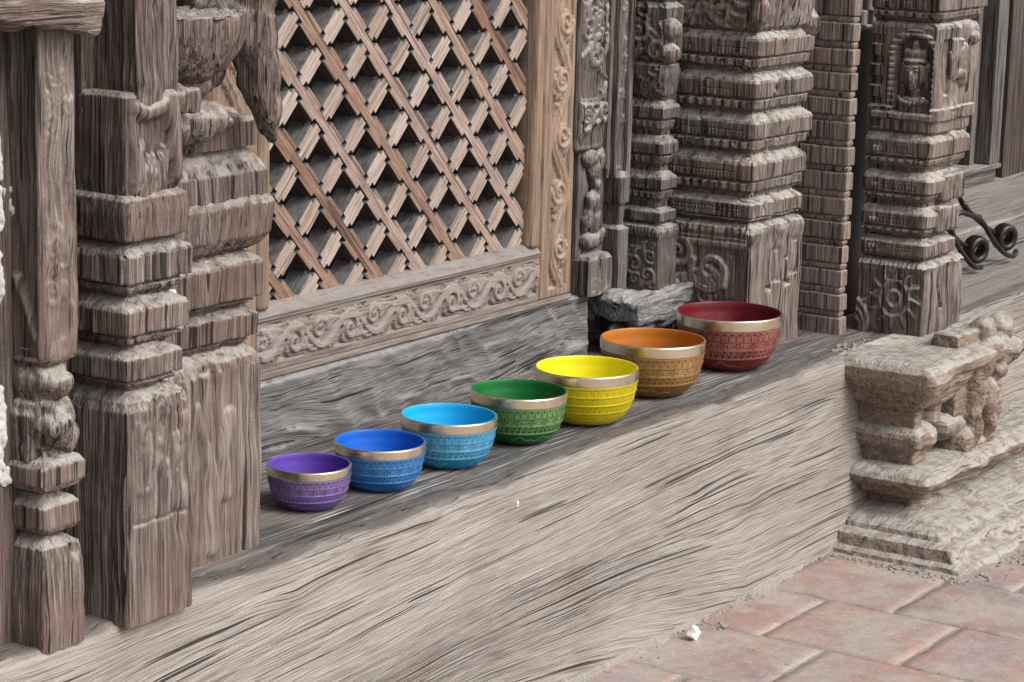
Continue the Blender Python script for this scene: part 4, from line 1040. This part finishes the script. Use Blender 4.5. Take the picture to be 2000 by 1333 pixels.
# ================================================================== PLINTH
def plinth():
    p = empty('carved_plinth', 'dusty carved plinth with stacked slabs protruding from the beam at the right', 'plinth')
    m = M['plinth']; R = (4.362, 5.02, 1.902, 2.075)
    ragF = lambda u, v: .012*fbm(np.stack([u*16, v*30, u*0], -1), 3)
    Rt = (4.362, 4.765, 1.902, 2.075)
    loft('cornice', p, m, Rt, [(-.098, -.016), (-.093, -.006), (-.085, .004), (-.064, .014), (-.060, .020), (-.054, .024), (-.05, .030), (-.030, .038), (-.012, .036), (-.002, .026), (.003, .012), (.004, -.03), (.003, -.08)], ds=.003, dz=.003, r=.012, erode=.0045, flute=.0, seed=111, axis='x', fissure=0,
         relF=addrel(ragF, lambda u, v: -.03*smooth(.1, .35, u)*(v < -.03)))
    loft('neck', p, m, Rt, [(-.135, -.014), (-.09, -.014)], ds=.004, seed=112, axis='x', fissure=0, erode=.003, relF=lambda u, v: -.03*win(u, .05, .10)-.035*win(u, .14, .5))
    loft('middle_slab', p, m, (4.362, 4.60, 1.902, 2.075), [(-.178, -.012), (-.172, -.004), (-.165, .004), (-.150, .006), (-.140, .002), (-.132, -.012), (-.129, -.018)], ds=.003, dz=.0025, r=.01, erode=.005, flute=0, seed=113, axis='x', fissure=0, relF=lambda u, v: .006*fbm(np.stack([u*30, v*30, u*0], -1), 2)-.03*win(u, .09, .13))
    loft('neck', p, m, Rt, [(-.212, -.012), (-.172, -.012)], ds=.004, seed=114, axis='x', fissure=0, erode=.003, relF=lambda u, v: -.03*win(u, .08, .5))
    blob('standing_figure', [((4.66, 1.905, .020), (.030, .030, .034)), ((4.665, 1.89, -.015), (.05, .035, .03), (0, 10, 0)), ((4.62, 1.885, -.03), (.026, .028, .035)), ((4.70, 1.885, -.02), (.03, .03, .035)), ((4.685, 1.882, -.055), (.026, .026, .024)),
                             ((4.61, 1.895, -.085), (.028, .026, .06), (0, -6, 0)), ((4.66, 1.89, -.11), (.030, .028, .04)), ((4.60, 1.892, -.16), (.022, .024, .05)), ((4.67, 1.892, -.165), (.02, .024, .05), (0, -6, 0)), ((4.72, 1.905, -.13), (.026, .024, .06)),
                             ((4.70, 1.91, -.19), (.018, .02, .035)), ((4.63, 1.91, -.205), (.06, .03, .014)), ((4.64, 1.935, -.09), (.10, .03, .12), None, 'box'), ((4.57, 1.90, -.19), (.026, .028, .03)), ((4.745, 1.91, .01), (.035, .035, .035))],
         m, p, voxel=.0042, amp=.005, freq=34, seed=115, flute=.002, axis='x', smooth_it=4)
    loft('lower_slab', p, m, R, [(-.262, -.01), (-.258, .022), (-.250, .030), (-.244, .030), (-.240, .040), (-.232, .050), (-.222, .054), (-.212, .046), (-.205, .024), (-.203, .0), (-.202, -.03)], ds=.003, dz=.003, r=.012, erode=.005, flute=0, seed=116, axis='x', fissure=0, relF=ragF)
    loft('neck', p, m, R, [(-.290, -.010), (-.255, -.010)], ds=.004, seed=117, axis='x', fissure=0, erode=.003, relF=lambda u, v: .022*bar(u-.06, .03)+.02*bar(u-.16, .035)+ragF(u, v))
    tr = lambda u, v: .010*fbm(np.stack([u*14, v*40, u*0+4], -1), 3)+.006*fbm(np.stack([u*45, v*60, u*0], -1), 2)
    loft('stepped_foot', p, m, R, [(-.372, .215, .205, 0), (-.357, .200, .196, 0), (-.3525, .166, .184, 0), (-.350, .160, .176, 0), (-.342, .157, .170, 0), (-.3405, .148, .160, 0), (-.338, .138, .152, 0), (-.316, .132, .138, 0), (-.3135, .124, .130, 0), (-.312, .098, .112, 0), (-.303, .094, .102, 0), (-.299, .086, .088, 0), (-.290, .040, .050, 0), (-.284, .008, .012, 0), (-.282, -.03, -.03, 0)],
         ds=.0026, dz=.0018, r=.010, erode=.004, flute=0, seed=118, axis='x', fissure=0, relF=tr, relL=lambda u, v: .0030*fbm(np.stack([u*90, v*20, u*0+4], -1), 2)-.006*bar(u-.10, .003)-.004*bar(u-.03+(v+.3)*.5, .003))
    tag(stones('crumbs', 170, lambda rs: (4.36+.06*rs.rand()+.12*rs.rand()**2, 2.06+.05*rs.rand(), .001), .001, .006, M['grit'], p, seed=6), kind='stuff')
plinth()
# ================================================================== BOWLS
def arch_cell():
    c = Canvas(1, 1, .012)
    for R, w in ((.40, .115), (.18, .10)):
        a = np.linspace(0, math.pi, 14)
        pts = [(.5-R*1.05, .02)] + [(.5-R*math.cos(t)-.04*math.sin(t), .42+R*1.25*math.sin(t)) for t in a] + [(.5+R*1.05, .02)]
        c.stroke(pts, w, 1)
    return c
def key_cell():
    c = Canvas(2.6, 1, .014)
    for pts in ([(.10, 0), (.10, 1)], [(.34, 0), (.34, 1)], [(.62, .90), (2.45, .90), (2.45, .42), (1.25, .42), (1.25, .66), (2.0, .66)], [(.62, .66), (.62, .10), (2.5, .10)], [(.9, .90), (.9, .34), (1.0, .2)]): c.stroke(pts, .105, 1)
    return c
def hook_cell():
    c = Canvas(1, 1, .012)
    c.stroke([(.15, .02), (.18, .5), (.4, .9), (.75, .85), (.85, .55)], .14, 1); c.stroke([(.5, .05), (.5, .4), (.62, .6)], .11, 1)
    return c
CELLS = (arch_cell(), key_cell(), hook_cell())
def bowl(colname, D, loc, outer, inner, line, rot, label, metal=.35):
    R = D/2; H = .53*D
    b = empty('singing_bowl', label, 'bowl', 'painted metal bowls lined up along the threshold beam')
    b.location = loc; b.rotation_euler = (random.uniform(-.012, .012), random.uniform(-.012, .012), rot)
    eo = enamel(colname+'_engraved_enamel', outer, line, metal); li = lining(colname+'_lining', inner)
    pts = np.array([(.0, .0), (.30, .0), (.46, .004), (.56, .022), (.66, .065), (.75, .135), (.83, .24), (.89, .36), (.935, .49), (.965, .62), (.985, .78), (.993, .812)])
    # smooth resample
    d = np.concatenate([[0], np.cumsum(np.linalg.norm(np.diff(pts, axis=0), axis=1))])
    tt = np.linspace(0, d[-1], 96); r_ = np.interp(tt, d, pts[:, 0]); z_ = np.interp(tt, d, pts[:, 1])
    for _ in range(3):
        r_[1:-1] = .25*r_[:-2]+.5*r_[1:-1]+.25*r_[2:]; z_[1:-1] = .25*z_[:-2]+.5*z_[1:-1]+.25*z_[2:]
    NT = 640; th = np.arange(NT)/NT*2*math.pi
    T, I = np.meshgrid(th, np.arange(len(tt)))
    rr = r_[I]*R; zz = z_[I]; pat = np.zeros_like(rr)
    for cell, za, zb, n, wid in ((CELLS[0], .625, .76, 42, 1), (CELLS[1], .470, .585, 20, 2.6), (CELLS[2], .315, .43, 46, 1)):
        u = (T/(2*math.pi)*n) % 1; v = (zz-za)/(zb-za)
        ok = (v > 0) & (v < 1)
        pat = np.where(ok, np.maximum(pat, cell.sample(u*wid, np.clip(v, 0, 1))), pat)
    # loose cloud scroll near the foot
    pat = np.maximum(pat, .8*bar(zz-.17-.035*np.sin(T*9)-.02*np.sin(T*21), .010)*(np.sin(T*4.5) > -.2))
    ridge = sum(bar(zz-q, .012) for q in (.785, .767, .605, .45, .437, .295, .28))
    rr = rr + .0009*ridge - .0007*np.clip(pat, 0, 1)
    P = np.stack([rr*np.cos(T), rr*np.sin(T), zz*H], -1)
    V = P.reshape(-1, 3)
    wear = np.clip(np.maximum(pat*.95, ridge*.4), 0, 1)
    add('bowl_body', raw_mesh('bowl_body', V, [grid_faces(len(tt), NT, wrap=True)], eo, True, V, wear), b)
    def revolve(name, prof, mat, n=160):
        pr = np.array(prof); t = np.arange(n)/n*2*math.pi; T, I = np.meshgrid(t, np.arange(len(pr)))
        P = np.stack([pr[:, 0][I]*np.cos(T), pr[:, 0][I]*np.sin(T), pr[:, 1][I]], -1).reshape(-1, 3)
        add(name, raw_mesh(name, P, [grid_faces(len(pr), n, wrap=True)], mat, True), b)
    th_ = .0042
    revolve('rim_band', [(R*.985, .802*H), (R*.997, .805*H), (R*.9985, .812*H), (R*1.0, .84*H), (R*1.003, .90*H), (R*1.004, .965*H), (R*1.0035, .985*H), (R*1.003-.0006, .994*H), (R*1.0-.0016, H)], M['brass'])
    ins = [(R*1.0-.0016, H), (R-.0030, H+.0001), (R-th_+.0003, .994*H), (R-th_, .98*H)]
    for q in np.linspace(.94, .06, 26):
        ins.append((np.interp(q, pts[:, 1], pts[:, 0])*R-th_, q*H))
    ins += [(R*.40, .05*H), (R*.2, .045*H), (.0003, .045*H)]
    revolve('lining', ins, li)
    return b
BOWLS = [
 ('purple', .1256, (2.8322, 2.1977), (.115, .055, .24), (.095, .042, .33), (.52, .42, .62), 'smallest bowl of the row, purple with a brass rim, beside the dark post'),
 ('blue', .1395, (2.9872, 2.1826), (.008, .12, .38), (.002, .11, .52), (.22, .46, .70), 'royal blue bowl with a brass rim between the purple and the sky blue bowls'),
 ('sky_blue', .1533, (3.1691, 2.1821), (.010, .22, .44), (.003, .36, .66), (.40, .68, .76), 'sky blue turquoise bowl with a brass rim between the blue and the green bowls'),
 ('green', .1605, (3.3740, 2.1838), (.008, .105, .016), (.002, .13, .026), (.46, .60, .30), 'dark green bowl with a brass rim in the middle of the row'),
 ('yellow', .1772, (3.5640, 2.1686), (.62, .51, .010), (.70, .64, .003), (.17, .12, .008), 'bright yellow bowl with a brass rim between the green and the orange bowls'),
 ('orange', .1896, (3.8211, 2.1893), (.20, .092, .018), (.40, .135, .008), (.66, .47, .24), 'brownish orange bowl with a brass rim in front of the broken sill end'),
 ('red', .2000, (4.1106, 2.1904), (.145, .020, .018), (.125, .002, .010), (.64, .38, .30), 'largest bowl of the row, dark red, at the foot of the thick pillar'),
]
for k, (n, D, xy, o, i, l, lab) in enumerate(BOWLS):
    bowl(n, D, (xy[0], xy[1], .002), o, i, l, k*1.3+.4, lab)

# ================================================================== DOORWAY AT THE BACK RIGHT
def doorway():
    tag(box('plank_door', 6.92, 7.9, 2.80, 2.87, .008, 1.6, M['plank'], bev=.004), 'dark upright plank of a wooden door at the upper right corner', 'door')
    for k in range(1, 4): pass
    f = empty('openwork_shutter', 'grey wooden frame with octagonal openwork seen behind the niche post', 'window')
    box('sill_board', 5.7, 6.87, 2.80, 2.90, .003, .050, M['door'], f, .004, 'x', 1)
    box('sill_lip', 5.7, 6.87, 2.785, 2.90, .0505, .064, M['door'], f, .003, 'x', 2)
    box('jamb', 6.795, 6.868, 2.79, 2.90, .0645, 1.3, M['door'], f, .004, 'z', 3)
    box('inner_jamb', 6.74, 6.775, 2.83, 2.90, .0645, 1.3, M['door'], f, .003, 'z', 4)
    # octagonal rings
    for i in range(3):
        for j in range(5):
            cx, cz = 6.655-.14*i, .15+.145*j
            bm = bmesh.new(); n = 8; ring = []
            for k in range(n):
                a = (k+.5)/n*2*math.pi; ring.append([bm.verts.new((cx+r*math.cos(a), y, cz+r*math.sin(a))) for r, y in ((.080, 2.842), (.056, 2.842), (.056, 2.862), (.080, 2.862))])
            for k in range(n):
                A, B = ring[k], ring[(k+1) % n]
                for q in range(4): bm.faces.new((A[q], A[(q+1) % 4], B[(q+1) % 4], B[q]))
            bmesh.ops.recalc_face_normals(bm, faces=bm.faces[:])
            me = bpy.data.meshes.new('openwork_ring'); bm.to_mesh(me); bm.free(); fin(me, M['door'], 'z', i+j)
            add('openwork_ring', me, f)
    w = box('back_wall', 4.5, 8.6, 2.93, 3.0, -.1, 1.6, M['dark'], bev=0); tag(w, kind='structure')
    # checkered openwork high in the gap beside the pilaster
    g = empty('checker_screen', 'small checkered wooden screen in the dark gap left of the niche post', 'screen')
    for i in range(8):
        for j in range(9):
            if (i+j) % 2 == 0:
                box('screen_block', 5.40+.032*i, 5.4315+.032*i, 2.62, 2.66, .40+.036*j, .4355+.036*j, M['door'], g, .003, 'z', i+j)
    box('screen_rail', 5.38, 5.68, 2.62, 2.68, .36, .399, M['door'], g, .003, 'x', 6)
    box('screen_board', 5.38, 5.68, 2.645, 2.68, .01, .359, M['plank'], g, .003, 'z', 7)
tag(box('gap_shade_panel', 4.545, 5.05, 2.24, 2.27, .004, .60, M['dark'], bev=.002), 'black panel added as shade in the narrow gap between the coursed pilaster and the niche post', 'panel')  # black sheet added so the gap reads as deep shade
doorway()

# ================================================================== IRON HASPS
def tube(name, pts, r, mat, parent, n=10):
    pts = np.array(pts, float)
    # smooth (Catmull-Rom)
    Q = []
    E = np.concatenate([[2*pts[0]-pts[1]], pts, [2*pts[-1]-pts[-2]]])
    for i in range(1, len(E)-2):
        for t in np.linspace(0, 1, 8, endpoint=False):
            a, b, c, d = E[i-1:i+3]
            Q.append(.5*((2*b)+(-a+c)*t+(2*a-5*b+4*c-d)*t*t+(-a+3*b-3*c+d)*t**3))
    Q.append(pts[-1]); Q = np.array(Q); T = np.gradient(Q, axis=0); T /= np.linalg.norm(T, axis=1, keepdims=True)
    U = np.cross(T, [0.2, .9, .3]); U /= np.linalg.norm(U, axis=1, keepdims=True); W = np.cross(T, U)
    a = np.arange(n)/n*2*math.pi
    P = Q[:, None]+r*(np.cos(a)[None, :, None]*U[:, None]+np.sin(a)[None, :, None]*W[:, None])
    V = P.reshape(-1, 3)
    F = [grid_faces(len(Q), n, wrap=True), np.arange(n)[None, ::-1].copy(), ((len(Q)-1)*n+np.arange(n))[None].copy()]
    return add(name, raw_mesh(name, V, F, mat, True), parent)
def hasp(ring_c, rods, label, tilt):
    h = empty('iron_hasp', label, 'iron hasp', 'iron ring hasps hanging beside the niche post')
    n, k = 40, 12; R, r = .0245, .009
    t = np.arange(n)/n*2*math.pi; s = np.arange(k)/k*2*math.pi
    T, Sx = np.meshgrid(t, s, indexing='ij')
    sq = lambda c: np.sign(c)*np.abs(c)**.6
    rad = R + r*sq(np.cos(Sx)); ax = .016*sq(np.sin(Sx))
    P = np.stack([rad*np.cos(T), ax, rad*np.sin(T)], -1).reshape(-1, 3)
    Rm = np.array(Euler(tilt).to_matrix()); P = P@Rm.T + np.array(ring_c)
    F = np.concatenate([np.stack([i*k+np.arange(k), i*k+(np.arange(k)+1) % k, ((i+1) % n)*k+(np.arange(k)+1) % k, ((i+1) % n)*k+np.arange(k)], -1) for i in range(n)])
    add('ring', raw_mesh('ring', P, [F], M['iron'], True), h)
    for q in rods: tube('bent_rod', q, .0062, M['iron'], h)
    return h
hasp((5.428, 2.25, .052), [[(5.30, 2.27, .16), (5.305, 2.26, .11), (5.33, 2.245, .06), (5.375, 2.232, .022), (5.42, 2.23, .012)], [(5.31, 2.29, .15), (5.33, 2.28, .11), (5.37, 2.268, .075), (5.40, 2.262, .062)]], 'black iron ring on a bent rod, the nearer one lying close to the niche post', (0.1, 0.0, -.35))
hasp((5.600, 2.25, .060), [[(5.335, 2.25, .172), (5.37, 2.24, .142), (5.42, 2.235, .120), (5.47, 2.228, .075), (5.53, 2.222, .035), (5.59, 2.222, .018), (5.62, 2.226, .026)], [(5.31, 2.25, .196), (5.345, 2.262, .18), (5.38, 2.26, .150), (5.43, 2.256, .125), (5.50, 2.258, .095), (5.56, 2.262, .075)], [(5.30, 2.25, .15), (5.32, 2.243, .152), (5.36, 2.24, .142), (5.41, 2.238, .132)]], 'black iron ring on a twisted rod, the farther right one of the two', (0.1, 0.0, -.35))

# ================================================================== SMALL THINGS
o = blob('pebble', [((3.5765, 1.948, -.340), (.0095, .0085, .0095), (20, 30, 10), 'box'), ((3.5755, 1.947, -.335), (.0085, .0085, .010))], M['stone'], None, voxel=.0016, amp=.002, freq=120, smooth_it=1)
tag(o, 'white pebble lying on the orange floor tile near the beam foot', 'pebble')
o = blob('plaster_chip', [((3.146, 2.033, -.034), (.0024, .002, .0042)), ((3.1475, 2.033, -.031), (.002, .0015, .0022)), ((3.145, 2.033, -.037), (.002, .0015, .002))], M['stone'], None, voxel=.001, amp=.001, freq=300, smooth_it=1)
tag(o, 'tiny white plaster chip stuck on the front of the beam below the sky blue bowl', 'chip')
o = blob('pebble', [((3.66, 1.935, -.346), (.006, .006, .004))], M['grit'], None, voxel=.0012, amp=.002, freq=150, smooth_it=1)
tag(o, 'small brown pebble at the corner of a tile beside the packed dirt', 'pebble')
o = blob('twig', [((2.532, 2.075, .003), (.016, .0015, .0015), (0, 0, 20))], M['plank'], None, voxel=.0008, amp=.0005, freq=200, smooth_it=1)
tag(o, 'short dark twig on the beam at the foot of the dark post', 'twig')
